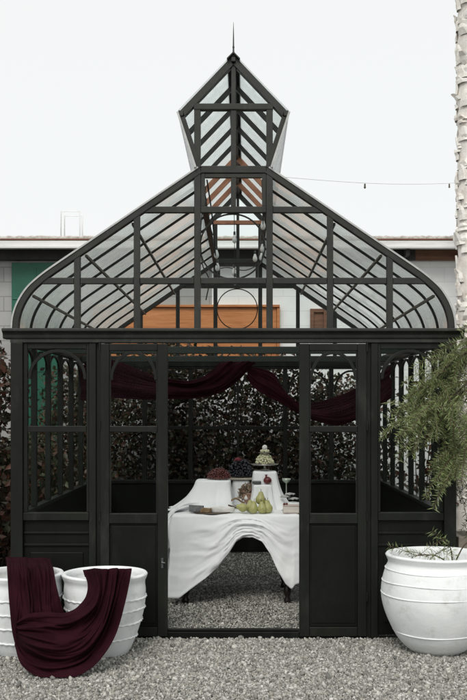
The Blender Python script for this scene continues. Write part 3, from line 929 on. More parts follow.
def rad_at(pts):
    Q = catmull(pts, 60)
    def f(z):
        for a, b in zip(Q, Q[1:]):
            if (a[1]-z)*(b[1]-z) <= 0 and a[1] != b[1]:
                return lerp(a[0], b[0], (z-a[1])/(b[1]-a[1]))
        return Q[-1][0]
    return f
def make_pot(c, pts, bz, label, rope, soil_drop, group=None, wseed=0):
    bt_ = .008 if rope else .0042
    root = empty('plant_pot', (c[0],c[1],0), label, 'plant pot', group)
    wob = lambda a, z: .006*math.sin(2*a+wseed+z*3)+.004*math.sin(5*a+z*11+wseed)
    MB().lathe(pot_profile(pts, .035, soil_drop), (c[0],c[1],0), 72, wob).build('bowl', M['pot'], root, smooth=True)
    bands(bz, rad_at(pts), c, bt_, rope).build('moulded_band', M['pot'], root, smooth=True)
    MB().lathe([(0,.006),(pts[-1][0]*.5,.008),(pts[-1][0]-.035,0)], (c[0],c[1],pts[-1][1]-soil_drop+.02), 40).build('soil', M['soil'], root, smooth=True)
    return root
ZP = .545
LP = [(.155,0.0),(.185,.05),(.222,.14),(.252,.24),(.270,.33),(.276,.42),(.272,.48),(.284,.515),(.290,ZP-.012)]
c2 = (-.865,-.455); c1 = (-1.44,-.44)
make_pot(c1, LP, (.10,.20,.30,.39), 'white clay pot cut off by the left edge, burgundy cloth over most of its rim', True, .10, 'pair of white pots by the left corner', 1)
make_pot(c2, LP, (.12,.225,.31,.385), 'white clay pot with rope bands left of the doorway, burgundy cloth over its rim', True, .10, 'pair of white pots by the left corner', 4)
c3 = (1.394,-.40)
RP = [(.165,0.0),(.215,.035),(.272,.10),(.325,.20),(.362,.30),(.378,.39),(.372,.48),(.352,.56),(.334,.605),(.340,.630),(.352,.655)]
make_pot(c3, RP, (.145,.40,.485,.565), 'big round white clay urn at the right corner of the greenhouse', False, .30, None, 2)

# plant in the right pot
pp = empty('potted_plant', (1.5,-.38,.6), 'sparse feathery plant growing in the big round white urn', 'plant')
ps = MB(); sp = []
for (dx, dz, n_) in ((-.22,.10,5),(-.05,.16,7),(.12,.2,6)):
    a = np.array([1.5,-.42,.58]); b = a+np.array([dx*.6,-.06,dz*.8]); e = a+np.array([dx*1.3,-.14,dz*.9])
    Q = catmull([a,b,e], 10)
    ps.tube([tuple(q) for q in Q], [lerp(.006,.002,i/9) for i in range(10)], 5)
    for i in range(5,10):
        for r in range(1):
            sp.append((Q[i], np.array([dx*2+rng.normal()*.5,-.2+rng.normal()*.3,.15+rng.normal()*.4]), rng.uniform(.12,.22), 14, .04))
ps.build('stem', M['stem'], pp)
frond_mesh('foliage', sp, pp, PEP)

tx0, tx1, ty0, ty1 = 1.655, 2.05, .12, .50
tg = empty('planter', (1.85,.31,0), 'pale concrete trough behind the big round urn at the right edge', 'planter')
MB().box(tx0,tx1,ty0,ty0+.045,0,.71).box(tx0,tx1,ty1-.045,ty1,0,.71).box(tx0,tx0+.045,ty0+.046,ty1-.046,0,.709).box(tx1-.045,tx1,ty0+.046,ty1-.046,0,.709).box(tx0+.046,tx1-.046,ty0+.046,ty1-.046,.0,.55).build('trough', M['plinth'], tg, bevel=.006)
MB().box(tx0+.047,tx1-.047,ty0+.047,ty1-.047,.551,.62).build('soil', M['soil'], tg)

# ------------------------------------------------------------------ burgundy cloth over the two pots
def cloth_from(name, inner, outer, nu, nv, fold, label, cat, nf=5, seed=0, thick=.006, mat='burg', parent=None, amp2=.012):
    I = catmull(inner, nu); O = catmull(outer, nu)
    def fn(u, v):
        i = min(int(round(u*(nu-1))), nu-1)
        p = I[i]*(1-v) + O[i]*v
        env = min(1, 6*v, 6*(1-v)) * .8 + .2
        wv = v + .10*mnoise.noise((u*2.1, v*1.5, seed+9)) + .03*math.sin(4*u+seed)
        a = fold*1.5*mnoise.noise((wv*nf*.75, u*1.3, seed))
        r1 = 1-abs(mnoise.noise((wv*nf*1.3+5, u*1.9, seed+3)))*2.2
        r2 = 1-abs(mnoise.noise((wv*nf*2.6+9, u*3.2, seed+6)))*2.2
        a += fold*.85*max(0,r1)*(.4+.6*abs(mnoise.noise((u*2.5,v*2,seed+4)))*2) + fold*.35*max(0,r2)
        b = amp2*2*mnoise.noise((u*5, v*4, seed+12))
        return (p[0] + .45*a*env, p[1] - (a*1.15 + b)*env, max(p[2] + .25*a*env + .4*b*env, .014))
    m = MB().grid(fn, nu, nv)
    o = m.build(name, M[mat], parent, smooth=True, solid=thick)
    sub = o.modifiers.new('subd', 'SUBSURF'); sub.levels = 1; sub.render_levels = 1
    if label: tag(o, label, cat)
    return o
rimz = ZP+.012
def W3(px, py, Y): q = at(px,py,Y); return (q.x,q.y,q.z)
inner = [W3(50,558.5,-.20),W3(52,564,-.5),W3(54,571,-.72),W3(57,588,-.79),W3(62,606,-.82),W3(66,622,-.82),W3(66,640,-.82)]
outer = [W3(5,557.5,-.20),W3(6,562,-.5),W3(7,571,-.72),W3(9,600,-.85),W3(12,630,-.90),W3(17,650,-.93),W3(24,662,-.94)]
dc = cloth_from('draped_cloth', inner, outer, 90, 80, .050, 'burgundy cloth slung between the two white pots, pooling on the gravel', 'fabric', nf=7, seed=1.1, amp2=.014)
inner = [W3(16,622,-.90),W3(28,614,-.96),W3(46,612,-.97),W3(62,613,-.95),W3(73,610,-.93),W3(80,604,-.90),W3(86,596,-.86),W3(87.5,584,-.80),W3(83,570.5,-.735),W3(85,577,-.66)]
outer = [W3(15,645,-.95),W3(21,664,-1.03),W3(36,676,-1.09),W3(56,680,-1.12),W3(78,676,-1.10),W3(98,662,-1.05),W3(115,636,-.97),W3(125,602,-.86),W3(131.5,569.5,-.735),W3(129,577,-.66)]
cloth_from('lower_fold', inner, outer, 120, 90, .060, None, None, nf=5, seed=3.7, parent=dc, amp2=.022)

# ------------------------------------------------------------------ burgundy swags inside the greenhouse
YD = 2.54
def swag(name, up, lo, Yf, label, seed, nf=5, fold=.026):
    I = [W3(a,b,Yf(a)) for a,b in up]; O = [W3(a,b,Yf(a)-.04) for a,b in lo]
    return cloth_from(name, I, O, 130, 70, fold, label, 'fabric', nf=nf, seed=seed, thick=.006, amp2=.01)
swag('hanging_drape', [(80,366),(92,362),(112,360),(130,366),(150,374),(166,378),(186,381),(200,378),(211,371),(218,364.5),(222,362.5)],
     [(80,400),(92,401),(108,398),(128,399),(150,400),(172,399),(200,398),(222,392),(238,381),(251,367),(257,362.5)], lambda a: YD-.02 + (.0 if a > 200 else -.25*math.sin(min(1,(200-a)/118)*math.pi)), 'burgundy drape swagged from the left side to the cross beam, on the left', .4, 4)
swag('hanging_drape', [(247,367),(260,368.5),(273,373.5),(282,387),(294,400),(311,403),(338,396),(356,388),(374,377),(390,366)],
     [(246,378),(254,388),(268,397),(284,405),(300,415),(318,422),(338,425.5),(356,420),(374,411),(391,398)], lambda a: YD-.02-.35*math.sin(max(0,min(1,(a-250)/150))*math.pi*.5), 'burgundy drape falling from the cross beam to the right side wall', 2.2, 4)

# ------------------------------------------------------------------ table
TX0, TX1, TY0, TY1, TZ = -.525, .545, 1.21, 2.10, .752
tb = empty('dining_table', (0,1.65,0), 'dark turned leg table under a white cloth inside the greenhouse', 'table')
MB().box(TX0, TX1, TY0, TY1, TZ-.035, TZ-.006).build('tabletop', M['leg'], tb, bevel=.005)
MB().box(TX0+.06, TX1-.06, TY0+.05, TY1-.05, TZ-.13, TZ-.036).build('apron', M['leg'], tb)
lg = [(.0,.0),(.024,.0),(.030,.012),(.030,.03),(.020,.05),(.030,.075),(.036,.10),(.030,.13),(.020,.15),(.030,.17),(.034,.30),(.030,.42),(.022,.45),(.034,.47),(.034,.62)]
for x in (TX0+.10, TX1-.10):
    for y in (TY0+.06, TY1-.10):
        MB().lathe(lg, (x,y,0), 18).build('leg', M['leg'], tb, smooth=True)

# tablecloth: top plus skirt with a front swag
fr = [(170,590),(175,597.5),(180,596),(190,588),(205,577),(218,566),(228,553),(236,540),(243,536),(252,535.5),(262,540),(270,552),(278,570),(285,582),(291,587.5),(297,580),(302,574)]
fx = [CX+(a-245)*(D+TY0)/FPX for a,_ in fr]; fzv = [CZ+(412-b)*(D+TY0)/FPX for _,b in fr]
def front_bottom(x): return float(np.interp(x, fx, fzv))
per = []       # perimeter, left side from the back to front right
nL, nF, nR = 30, 110, 30
for i in range(nL): per.append((TX0, lerp(TY1,TY0,i/nL), 'L', i/nL))
for i in range(nF): per.append((lerp(TX0,TX1,i/nF), TY0, 'F', i/nF))
for i in range(nR+1): per.append((TX1, lerp(TY0,TY1,i/nR), 'R', i/nR))
nt_ = 40
tc = MB(); vs = []
for (x,y,sd_,q) in per:
    nx, ny = {'L':(-1,0),'F':(0,-1),'R':(1,0)}[sd_]
    if sd_=='F' and q < .03: nx, ny = -.7,-.7
    if sd_=='F' and q > .97: nx, ny = .7,-.7
    if sd_=='L' and q > .9: nx, ny = -.8,-.6
    if sd_=='R' and q < .1: nx, ny = .8,-.6
    if sd_ == 'F': zb = front_bottom(x)
    elif sd_ == 'L': zb = lerp(.42, fzv[0], q**2) + .04*math.sin(q*9)
    else: zb = lerp(fzv[-1], .40, q) + .04*math.sin(q*8)
    for j in range(nt_):
        t = j/(nt_-1)
        zz = lerp(TZ, zb, t)
        sl = .010 + .055*t**.8
        if sd_ == 'F':
            gath = math.exp(-((x-.05)/.27)**2)
            wv = t*5.2 + .8*mnoise.noise((x*3, t*2, 3))
            r1 = max(0, 1-abs(mnoise.noise((wv, x*2.2, 1)))*2.6)**1.4
            r2 = max(0, 1-abs(mnoise.noise((wv*2.1+7, x*3.4, 5)))*2.4)**1.4
            fd = (.030*r1+.024*r2)*(.10+gath)*min(1,t*5)
            r3 = max(0, 1-abs(mnoise.noise((x*9+2*t, t*1.2, 8)))*2.2)
            fd += (.022*r3 + .010*math.sin(x*16+1))*t*(1-gath*.8)
            fd += .02*gath*t
        else:
            fd = .022*math.sin(y*23+1.5*t)*t + .010*math.sin(y*51)*t
            if sd_ == 'L': fd += .03*math.sin(min(1,t*2.2)*math.pi)*(.4+.6*q)
        off = sl + fd
        vs.append((x+nx*off, y+ny*off, zz))
fs = [(i*nt_+j,(i+1)*nt_+j,(i+1)*nt_+j+1,i*nt_+j+1) for i in range(len(per)-1) for j in range(nt_-1)]
tc.add(vs, fs)
def toph(x,y): return TZ + .004 + .003*math.sin(x*17+y*9)*math.sin(y*13) + .002*math.sin(x*41)
nx_, ny_ = 60, 40
tc.grid(lambda u,v: (lerp(TX0-.008,TX1+.008,u), lerp(TY0-.008,TY1+.01,v), toph(lerp(TX0,TX1,u),lerp(TY0,TY1,v)) - (.006 if (u in (0,1) or v in (0,1)) else 0)), nx_, ny_)
tco = tc.build('tablecloth', M['cloth'], smooth=True, solid=.003)
tag(tco, 'white tablecloth swagged up at the front of the table inside the greenhouse', 'tablecloth')

# draped risers
def riser(c, hx_, hy_, h, flare_l, flare_r, flare_f, flare_b, label, seed):
    n, m = 96, 34
    def fn(u, v):
        a = 2*math.pi*u
        ca, sa = math.cos(a), math.sin(a)
        k = 1/((abs(ca)**6 + abs(sa)**6)**(1/6))
        bx, by = hx_*ca*k, hy_*sa*k
        if v < .25:
            t = v/.25
            return (c[0]+bx*t, c[1]+by*t, TZ+h+.006*math.sin(a*3+seed)*t*.4)
        t = (v-.25)/.75
        fx_ = (flare_r if ca > 0 else flare_l)*abs(ca)*k + 0; fy_ = (flare_b if sa > 0 else flare_f)*abs(sa)*k
        q = .25*t + .75*t**2.3
        fold = (.014*math.sin(a*7+seed)+.010*math.sin(a*12+seed*2+2*t))*t*(1-.3*t) + .004*math.sin(a*25+seed)*t
        z = TZ+h*(1-t)**1.08 + .012*math.sin(6*t+a*3+seed)*t*(1-t)*2
        dx = math.copysign(fx_*q, ca); dy = math.copysign(fy_*q, sa)
        return (c[0]+bx+dx+ca*(fold+.008), c[1]+by+dy+sa*(fold+.008), max(z, TZ+.009))
    o = MB().grid(fn, n, m, closed_u=True).build('draped_riser', M['cloth'], smooth=True)
    sub = o.modifiers.new('subd','SUBSURF'); sub.levels = 1; sub.render_levels = 1
    tag(o, label, 'draped stand')
    return o
riser((-.205,1.80), .150, .12, .262, .24, .035, .24, .06, 'white cloth draped over a raised box, red grapes on top', .7)
riser((.262,1.76), .100, .10, .345, .05, .16, .10, .08, 'taller white cloth draped stand under the tiered fruit tray', 2.4)
# bunched cloth over the left table edge
bc = MB()
cp = catmull([(-.30,1.62,TZ+.05),(-.42,1.52,TZ+.055),(-.52,1.42,TZ+.035),(-.585,1.34,TZ-.05),(-.60,1.30,TZ-.18),(-.595,1.28,TZ-.30)], 40)
def bfn(u, v):
    i = int(round(u*39)); p = cp[i]; a = 2*math.pi*v
    r = .05*(1+.22*math.sin(5*a+7*u)+.12*math.sin(9*a-11*u))*(1-.25*u)
    return (p[0]+r*.8*math.cos(a), p[1]+r*1.3*math.sin(a)+.0, p[2]+r*.55*math.sin(a+1.0))
bc.grid(bfn, 40, 29)
tag(bc.build('bunched_cloth', M['cloth'], smooth=True), 'bunched white cloth spilling over the left table edge', 'fabric')

# ------------------------------------------------------------------ food and tableware
TT = TZ + .009
pear_prof = [(0,0),(.018,.001),(.034,.012),(.042,.030),(.043,.046),(.037,.062),(.028,.078),(.022,.092),(.017,.104),(.009,.110),(0,.110)]
def pear(loc, rot, label, sc_):
    root = empty('pear', loc, label, 'pear', 'green pears piled at the front of the table')
    Q = [tuple(p) for p in catmull(pear_prof, 26)]
    Q = [(max(0,r)*sc_, z*sc_) for r,z in Q]; Q[0] = (0,Q[0][1]); Q[-1] = (0,Q[-1][1])
    o = MB().lathe(Q, (0,0,0), 24, lambda a,z: .03*math.sin(a+z*20)).build('flesh', M['pear'], None, smooth=True); o.parent = root
    o2 = MB().tube([(0,0,.106*sc_),(.002,0,.120*sc_),(.007,.002,.132*sc_)], .0022, 6).build('stalk', M['stem'], None); o2.parent = root
    root.rotation_euler = rot
    return root
def X2(px, Y): return at(px, 412, Y).x
pear((X2(244,1.33)+.02,1.33,TT+.036), (0,math.radians(-75),.4), 'pear lying on its side at the left end of the pile', .88)
pear((X2(253,1.30),1.30,TT), (.06,.05,1), 'pear standing second from left in the front row of the pile', .95)
pear((X2(262.5,1.29),1.29,TT), (-.05,.08,2), 'pear standing third from left in the front row of the pile', .92)
pear((X2(270.0,1.32)-.01,1.32,TT), (.05,.22,3), 'pear at the right end of the pile with its stalk tilted right', 1.0)
pear((X2(250,1.39),1.39,TT), (.05,-.1,4), 'pear half hidden behind the left front pears', .95)
pear((X2(267,1.40),1.40,TT), (.0,.1,5), 'pear half hidden behind the right front pears', .95)
pear((X2(260.3,1.345),1.345,TT+.072), (.05,.03,1.5), 'pear on top of the pile', 1.0)

def bunch(name, c, rx, ry, rz, n, r, mat, label, cat, shell=True, extra=None):
    root = empty(name, (c[0],c[1],c[2]), label, cat)
    m = MB(); pts = []
    tries = 0
    while len(pts) < n and tries < 20000:
        tries += 1
        v = rng.normal(size=3); v /= np.linalg.norm(v); v[2] = abs(v[2])
        k = rng.uniform(.55,1)**.5
        q = np.array([c[0]+v[0]*rx*k, c[1]+v[1]*ry*k, c[2]+r+v[2]*rz*k])
        if all(np.linalg.norm(q-p) > r*1.35 for p in pts): pts.append(q)
    for q in pts: m.ball(q, r*rng.uniform(.85,1.12), 10, 7)
    m.build('fruit', M[mat], root, smooth=True)
    st = MB().tube([(c[0],c[1],c[2]),(c[0]+.01,c[1],c[2]+rz*.8),(c[0]+.03,c[1]-.01,c[2]+rz*1.3)], .003, 6)
    st.build('stalk', M['stem'], root)
    return root
ctop = TZ+.262+.004
q = at(219,481,1.80)
bunch('grape_bunch', (q.x,1.80,ctop), .108,.075,.090, 250, .0088, 'redgrape', 'brown red grape bunch on the left white draped stand', 'grapes')
# plinth with the dark bunch
q = at(241,480,1.98)
pz = at(241,477.5,1.98).z
riser((q.x,1.98), .07,.05, pz-.024-TZ, .02,.02,.03,.02, 'narrow white draped block behind the dried bouquet', 3.3)
pl = MB().box(X2(227,1.98), X2(255,1.98), 1.90, 2.06, pz-.018, pz)
tag(pl.build('serving_slab', M['plinth'], bevel=.004), 'beige stone slab under the dark grapes', 'slab')
dk = bunch('grape_bunch', (q.x,1.98,pz+.001), .115,.08,.155, 190, .0135, 'blackgrape', 'blue black grape bunch with a dark red flower on the beige slab', 'grapes')
fl = MB()
fc = at(238,460,1.92)
for i in range(26):
    a = i*2.4; rr = .006+.022*(i/26); e = .016*(1-i/26)
    p0 = Vector((fc.x+rr*math.cos(a), fc.y-.02+rr*math.sin(a)*.6, fc.z+e))
    fl.ball(p0, .011, 6, 4, (1,.6,1))
fl.build('flower', M['redpetal'], dk, smooth=True)
# dried bouquet in a clay cone
q0, q1 = at(249.5,499,1.66), at(245,478,1.74)
bq = empty('dried_bouquet', (q0.x,q0.y,TT), 'small dried bouquet in a pink clay cone between the two draped stands', 'bouquet')
dirv = (q1-q0)
cn = MB(); prof_c = [(0,0),(.020,.004),(.030,.03),(.042,.07),(.052,.10),(.050,.104),(.040,.09)]
ln_ = dirv.length
z_ax = dirv.normalized(); x_ax = z_ax.cross(Vector((0,1,0))).normalized(); y_ax = z_ax.cross(x_ax)
tmp = MB().lathe(prof_c, (0,0,0), 20)
base0 = Vector((q0.x,q0.y,TT+.03))
cn.add([base0 + x_ax*v[0]+y_ax*v[1]+z_ax*v[2] for v in tmp.v], tmp.f)
cn.build('cone', M['jug'], bq, smooth=True)
tipc = np.array(base0 + z_ax*.125)
nn_ = 420
Cd = tipc + rng.normal(size=(nn_,3))*np.array([.026,.024,.026])
leaf_mesh('dried_leaf', M['dried'], Cd, .045, pick_tints(nn_,[(.30,.23,.16),(.22,.16,.10),(.36,.30,.22),(.16,.12,.09),(.3,.18,.13)]), bq, aspect=.4, dirs=rng.normal(size=(nn_,3))*.8+np.array(z_ax))

# tiered stand on the right riser
rt = TZ+.345+.004
sx, sy = .262, 1.76
ts = empty('tiered_stand', (sx,sy,rt), 'silver tiered stand holding pale grapes on the right draped stand', 'tiered stand')
plz = rt+.045
MB().lathe([(0,0),(.045,0),(.045,.006),(.012,.014),(.008,.040),(.02,.043),(.118,.050),(.126,.058),(.118,.056),(.02,.050),(.008,.052),(.007,.150),(.05,.156),(.062,.162),(.05,.161),(.007,.160),(.006,.19),(.0,.19)], (sx,sy,rt), 32).build('tray', M['silver'], ts, smooth=True)
MB().ball((sx,sy,rt+.205), .024, 14, 10, (1,1,1.1)).build('finial', M['brie'], ts, smooth=True)
bunch('grape_bunch', (sx,sy,rt+.056), .078,.07,.085, 110, .0115, 'palegrape', 'pale green grape bunch heaped on the silver tiered stand', 'grapes')
rr = bunch('grape_bunch', (sx,sy,rt+.162), .035,.033,.016, 20, .010, 'palegrape', 'few pale grapes on the small top tray of the tiered stand', 'grapes')
# pomegranate and small dish on a shelf in front of the riser
pm = at(267.5,484,1.62)
riser((X2(262.5,1.62),1.625), .075,.045, pm.z-TZ-.005, .03,.04,.07,.02, 'low white draped step holding the pomegranate', 5.1)
pg = empty('pomegranate', (pm.x,1.615,pm.z), 'dark red pomegranate on the white step below the tiered stand', 'pomegranate')
MB().ball((pm.x,1.615,pm.z+.033), .034, 20, 14, (1.08,1,.96)).build('fruit', M['pom'], pg, smooth=True)
MB().lathe([(.012,.0),(.008,.012),(.014,.022),(.010,.020),(.005,.01)], (pm.x-.012,1.605,pm.z+.062), 8).build('crown', M['pom'], pg)
ds = at(257,483,1.62)
MBd = MB().box(ds.x-.042, ds.x+.036, 1.6, 1.65, pm.z+.001, pm.z+.028)
tag(MBd.build('small_dish', M['dish'], bevel=.006), 'small dark dish beside the pomegranate', 'dish')

# coupe glass, oyster shells, book
cg = at(287,505,1.66)
cp_ = empty('coupe_glass', (cg.x,1.80,TT), 'pale green stemmed coupe glass at the right end of the table', 'glass')
gz1 = at(287,478.5,1.80).z - TT
MB().lathe([(0,0),(.032,.0),(.033,.004),(.006,.010),(.005,gz1-.045),(.012,gz1-.040),(.034,gz1-.022),(.042,gz1),(.039,gz1),(.030,gz1-.02),(.004,gz1-.036),(0,gz1-.036)], (cg.x,1.80,TT), 24).build('bowl', M['glass_stem'], cp_, smooth=True)
osr = [((285.5,497),'grey oyster shell nearest the tall draped stand'),((290,494.5),'grey oyster shell below the coupe glass stem'),((293.5,499),'grey oyster shell at the right end of the table')]
mound = at(291,503,1.60)
md = MB().lathe([(.0,.075),(.05,.066),(.085,.03),(.105,0)], (mound.x+.015,1.60,TT), 28, lambda a,z: .08*math.sin(4*a)+.05*math.sin(7*a))
tag(md.build('folded_napkin', M['cloth'], smooth=True), 'crumpled white napkin under the oyster shells', 'napkin')
for (ppx,lb) in osr:
    q = at(ppx[0],ppx[1],1.57)
    m = MB()
    def ofn(u,v):
        a = 2*math.pi*u; r = v*(.036+.005*math.sin(3*a)+.004*math.sin(7*a)+.003*math.sin(13*a))
        return (q.x+r*1.1*math.cos(a), q.y+r*.8*math.sin(a), q.z+.014*(1-v*v)+.004*math.sin(5*a+8*v)*v)
    m.grid(ofn, 36, 8, closed_u=True)
    tag(m.build('oyster_shell', M['shell'], smooth=True, solid=.006), lb, 'oyster shell', 'oyster shells at the right end of the table')
b0, b1 = at(283,514,1.30), at(301,505.5,1.30)
bk_ = empty('book', ((b0.x+b1.x)/2,1.36,TT), 'thick pale book lying at the right front corner of the table', 'book')
hgt = b1.z-TT
MB().box(b0.x+.004, b1.x+.05, 1.304, 1.42, TT+.007, TT+hgt-.006).build('pages', M['paper'], bk_)
MB().box(b0.x, b1.x+.055, 1.298, 1.425, TT, TT+.006).box(b0.x, b1.x+.055, 1.298, 1.425, TT+hgt-.005, TT+hgt).build('cover', M['cover'], bk_, bevel=.002)
for i,(dx,dy,lb) in enumerate(((.012,1.33,'dark red berry on the left corner of the pale book'),(.034,1.35,'dark red berry beside its twin on the pale book'))):
    bo = MB().ball((b0.x+dx,dy,TT+hgt+.0095), .0105, 10, 8).build('berry', M['pom'], smooth=True)
    tag(bo, lb, 'berry', 'berries on the book')
# left: board with cheese wedge, crust, white cheese, knife
q = at(214,514,1.29)
bd = MB().lathe([(0,0),(.155,0),(.160,.004),(.158,.009),(0,.009)], (q.x-.02,1.36,TT), 48)
tag(bd.build('serving_board', M['board'], smooth=False), 'thin dark round serving board on the left front of the table', 'serving board')
bz = TT+.010
def wedge(name, pts, h0, h1, z, mat, label, cat, tilt=0):
    n = len(pts)
    m = MB().add([(x,y,z) for x,y in pts]+[(x,y,z+lerp(h0,h1,i/(n-1))) for i,(x,y) in enumerate(pts)],
                 [tuple(range(n-1,-1,-1)), tuple(range(n,2*n))]+[(i,(i+1)%n,n+(i+1)%n,n+i) for i in range(n)])
    return tag(m.build(name, M[mat], bevel=.004), label, cat)
xa = X2(189,1.36); xb = X2(203,1.36)
wedge('cheese_wedge', [(xa,1.33),(xb,1.285),(xb+.01,1.33),(xa+.01,1.42)], .058, .05, TT+.0095 if False else bz, 'slate', 'grey rinded cheese wedge on the left of the table', 'cheese')
wedge('bread_crust', [(X2(200,1.28),1.262),(X2(210,1.28),1.255),(X2(212,1.3),1.29),(X2(203,1.3),1.295)], .028,.040, bz, 'bread', 'brown bread crust between the grey and the white cheese', 'bread')
ch = MB(); cxx = X2(222,1.32)
def cfn(u,v):
    a = 2*math.pi*u
    if v < .5: r = v*2; z = .036
    else: r = 1+.03*math.sin((v-.5)*2*math.pi); z = .036*(1-(v-.5)*2)
    return (cxx+.105*r*math.cos(a)*(1+.06*math.sin(3*a)), 1.34+.055*r*math.sin(a), bz+z+.004*math.sin(3*a+5*v)*(.0 if v>.9 else 1))
ch.grid(cfn, 40, 15, closed_u=True)
tag(ch.build('white_cheese', M['brie'], smooth=True), 'flat white rind cheese on the dark serving board', 'cheese')
kn = empty('knife', (X2(232,1.44),1.44,TT), 'cheese knife with dark handle lying left of the pears', 'knife')
ka, kb = at(228.5,505.2,1.43), at(240,509,1.36)
MB().tube([ka, ka.lerp(kb,.5), kb], [.007,.008,.006], 8).build('handle', M['stem'], kn, smooth=True)
kc = kb+(kb-ka)*.7
MB().bar(kb, kc, .018, .002, (0,.3,1)).build('blade', M['silver'], kn)
dl = MB()
lq = at(238,500.5,1.55)
dl.grid(lambda u,v: (lq.x-.06+.12*u, 1.55+.022*(v-.5)*math.sin(math.pi*min(.98,u+.02)), lq.z+.018*math.sin(u*5)+.008*math.cos(v*6)), 16, 7)
tag(dl.build('dry_leaf', M['bread'], smooth=True, solid=.002), 'curled tan dry leaf on the white cloth above the knife', 'leaf')
gq = at(246,498.5,1.56)
ga = MB().lathe([(0,0),(.012,.002),(.018,.012),(.013,.024),(.005,.032),(.003,.042),(0,.043)], (gq.x,gq.y,gq.z-.012), 14, lambda a,z: .06*math.sin(6*a))
tag(ga.build('garlic_bulb', M['brie'], smooth=True), 'small white garlic bulb at the foot of the dried bouquet', 'garlic')

# ------------------------------------------------------------------ string lights
sl = empty('string_lights', (0,.6,2.6), 'string of milky bulbs hanging inside the greenhouse lantern', 'string lights')
cab = MB(); bl = []
def hang(pts, r=.0045, n=40): cab.tube([tuple(p) for p in catmull(pts, n)], r, 6)
V3 = lambda px,py,Y: np.array(at(px,py,Y))
hang([V3(203,176,.25),V3(206,200,.4),V3(212,235,1.0),V3(217,266,1.8),V3(228,267.5,2.0),V3(247,270,2.2),V3(262,258,1.9),V3(263,225,.9),V3(262,180,.4)])
hang([V3(206,186,.3),V3(201,225,.3),V3(202,262,.3),V3(209,280,.35),V3(206,300,.4)])
hang([V3(234,205,1.6),V3(234.5,232,1.7),V3(234.5,262,1.8),V3(234.5,280,1.8)], .003)
hang([V3(207,180,.35),V3(212,215,.7),V3(215,250,1.2),V3(216,262,1.4)], .006)
cab.build('cable', M['wire'], sl, smooth=True)
def bulb(px, py, Y, tilt=0, k=1.0):
    c = at(px,py,Y)
    s_ = MB().lathe([(0,.03),(.012*k,.028),(.013*k,0),(.012*k,-.004)], (c.x,c.y,c.z+.012), 10).build('socket', M['socket'], sl, smooth=True)
    MB().lathe([(.011*k,.012),(.014*k,.0),(.024*k,-.022),(.027*k,-.038),(.022*k,-.054),(.010*k,-.064),(0,-.066)], (c.x,c.y,c.z), 14).build('bulb', M['bulb'], s_, smooth=True)
for a in ((234.5,236,1.7),(217.5,264,1.8),(234,269,1.9),(235,278,1.85),(255,255,2.1),(261.5,254,1.9),(263,222,.9),(262.5,245,1.5),(216.5,251,1.3)):
    bulb(*a, k=.8)
ow_ = empty('festoon_wire', (1,1.2,3.4), 'thin festoon wire with tiny sockets crossing the sky right of the lantern', 'festoon wire')
w0, w1 = at(271,176,1.2), at(480,181.5,4.9)
pts = []
for i in range(31):
    t = i/30; q = w0.lerp(w1,t); q.z -= .05*math.sin(math.pi*t)
    pts.append(q)
MB().tube(pts, .0022, 5).build('cable', M['wirepale'], ow_)
for t in (.36,.80):
    q = w0.lerp(w1,t); q.z -= .05*math.sin(math.pi*t)
    MB().lathe([(0,.02),(.008,.018),(.009,-.008),(.012,-.02),(.0,-.034)], (q.x,q.y,q.z-.025), 8).build('socket', M['purlin'], ow_)

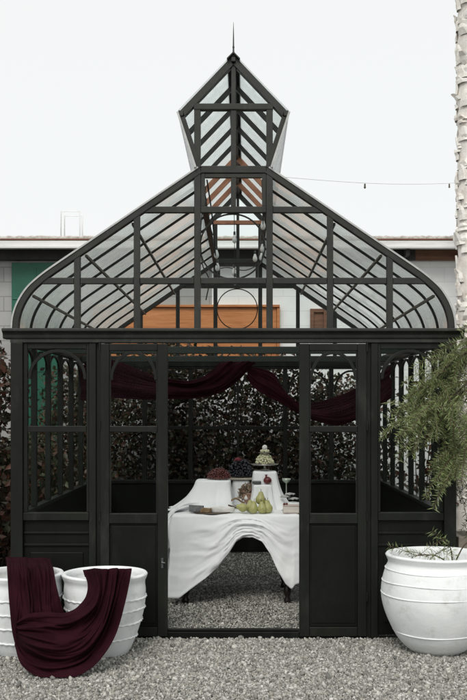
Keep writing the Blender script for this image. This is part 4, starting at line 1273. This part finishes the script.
# ------------------------------------------------------------------ gravel stones
def ico():
    t = (1+5**.5)/2
    v = np.array([(-1,t,0),(1,t,0),(-1,-t,0),(1,-t,0),(0,-1,t),(0,1,t),(0,-1,-t),(0,1,-t),(t,0,-1),(t,0,1),(-t,0,-1),(-t,0,1)],float)
    v /= np.linalg.norm(v[0])
    f = np.array([(0,11,5),(0,5,1),(0,1,7),(0,7,10),(0,10,11),(1,5,9),(5,11,4),(11,10,2),(10,7,6),(7,1,8),(3,9,4),(3,4,2),(3,2,6),(3,6,8),(3,8,9),(4,9,5),(2,4,11),(6,2,10),(8,6,7),(9,8,1)])
    return v, f
def scatter(x0,x1,y0,y1,dens): 
    n = int((x1-x0)*(y1-y0)*dens)
    return np.stack([rng.uniform(x0,x1,n), rng.uniform(y0,y1,n)],1)
XY = np.concatenate([scatter(-2.4,2.6,-1.75,-.05,17000), scatter(-1.5,1.55,.05,4.2,3000), scatter(-.75,.85,.04,2.4,4000), scatter(-3.2,-1.7,-1.0,4,500), scatter(1.7,3.2,-1,4,500)])
n = len(XY)
v0, f0 = ico()
sz = np.clip(rng.lognormal(math.log(.0053), .40, n), .0038, .022)
sz[(np.abs(XY[:,0]) < 1.55) & (XY[:,1] > .04)] *= .85
V = v0[None] * (1+rng.normal(size=(n,12,1))*.26)
V = V * rng.uniform(.6,1.3,(n,1,3)) * sz[:,None,None]
qn = rng.normal(size=(n,4)); qn /= np.linalg.norm(qn,axis=1)[:,None]
a,b_,c_,d_ = qn.T
R = np.stack([np.stack([1-2*(c_*c_+d_*d_),2*(b_*c_-a*d_),2*(b_*d_+a*c_)],-1),
              np.stack([2*(b_*c_+a*d_),1-2*(b_*b_+d_*d_),2*(c_*d_-a*b_)],-1),
              np.stack([2*(b_*d_-a*c_),2*(c_*d_+a*b_),1-2*(b_*b_+c_*c_)],-1)],1)
V = np.einsum('nij,nkj->nki', R, V)
V[:,:,:2] += XY[:,None,:]
V[:,:,2] += (sz*rng.uniform(.0,1.1,n) - .006)[:,None]
F = (f0[None] + (np.arange(n)*12)[:,None,None]).reshape(-1,3)
me = bpy.data.meshes.new('gravel')
me.vertices.add(n*12); me.vertices.foreach_set('co', V.ravel())
me.loops.add(F.size); me.loops.foreach_set('vertex_index', F.ravel().astype(np.int32))
me.polygons.add(len(F)); me.polygons.foreach_set('loop_start', np.arange(0,F.size,3,dtype=np.int32))
me.update(calc_edges=True)
pal = [(.35,.344,.312),(.40,.393,.358),(.30,.295,.27),(.46,.452,.415),(.25,.246,.226),(.33,.31,.272),(.54,.53,.49),(.18,.178,.165)]
tn = pick_tints(n, pal, .2)*.93
at_ = me.attributes.new('tint','FLOAT_COLOR','POINT')
cc = np.ones((n*12,4)); cc[:,:3] = np.repeat(tn,12,0); at_.data.foreach_set('color', cc.ravel())
me.materials.append(M['stone'])
go = bpy.data.objects.new('gravel', me); col.objects.link(go)
tag(go, 'loose grey crushed gravel covering the ground around and inside the greenhouse', 'gravel', kind='stuff')
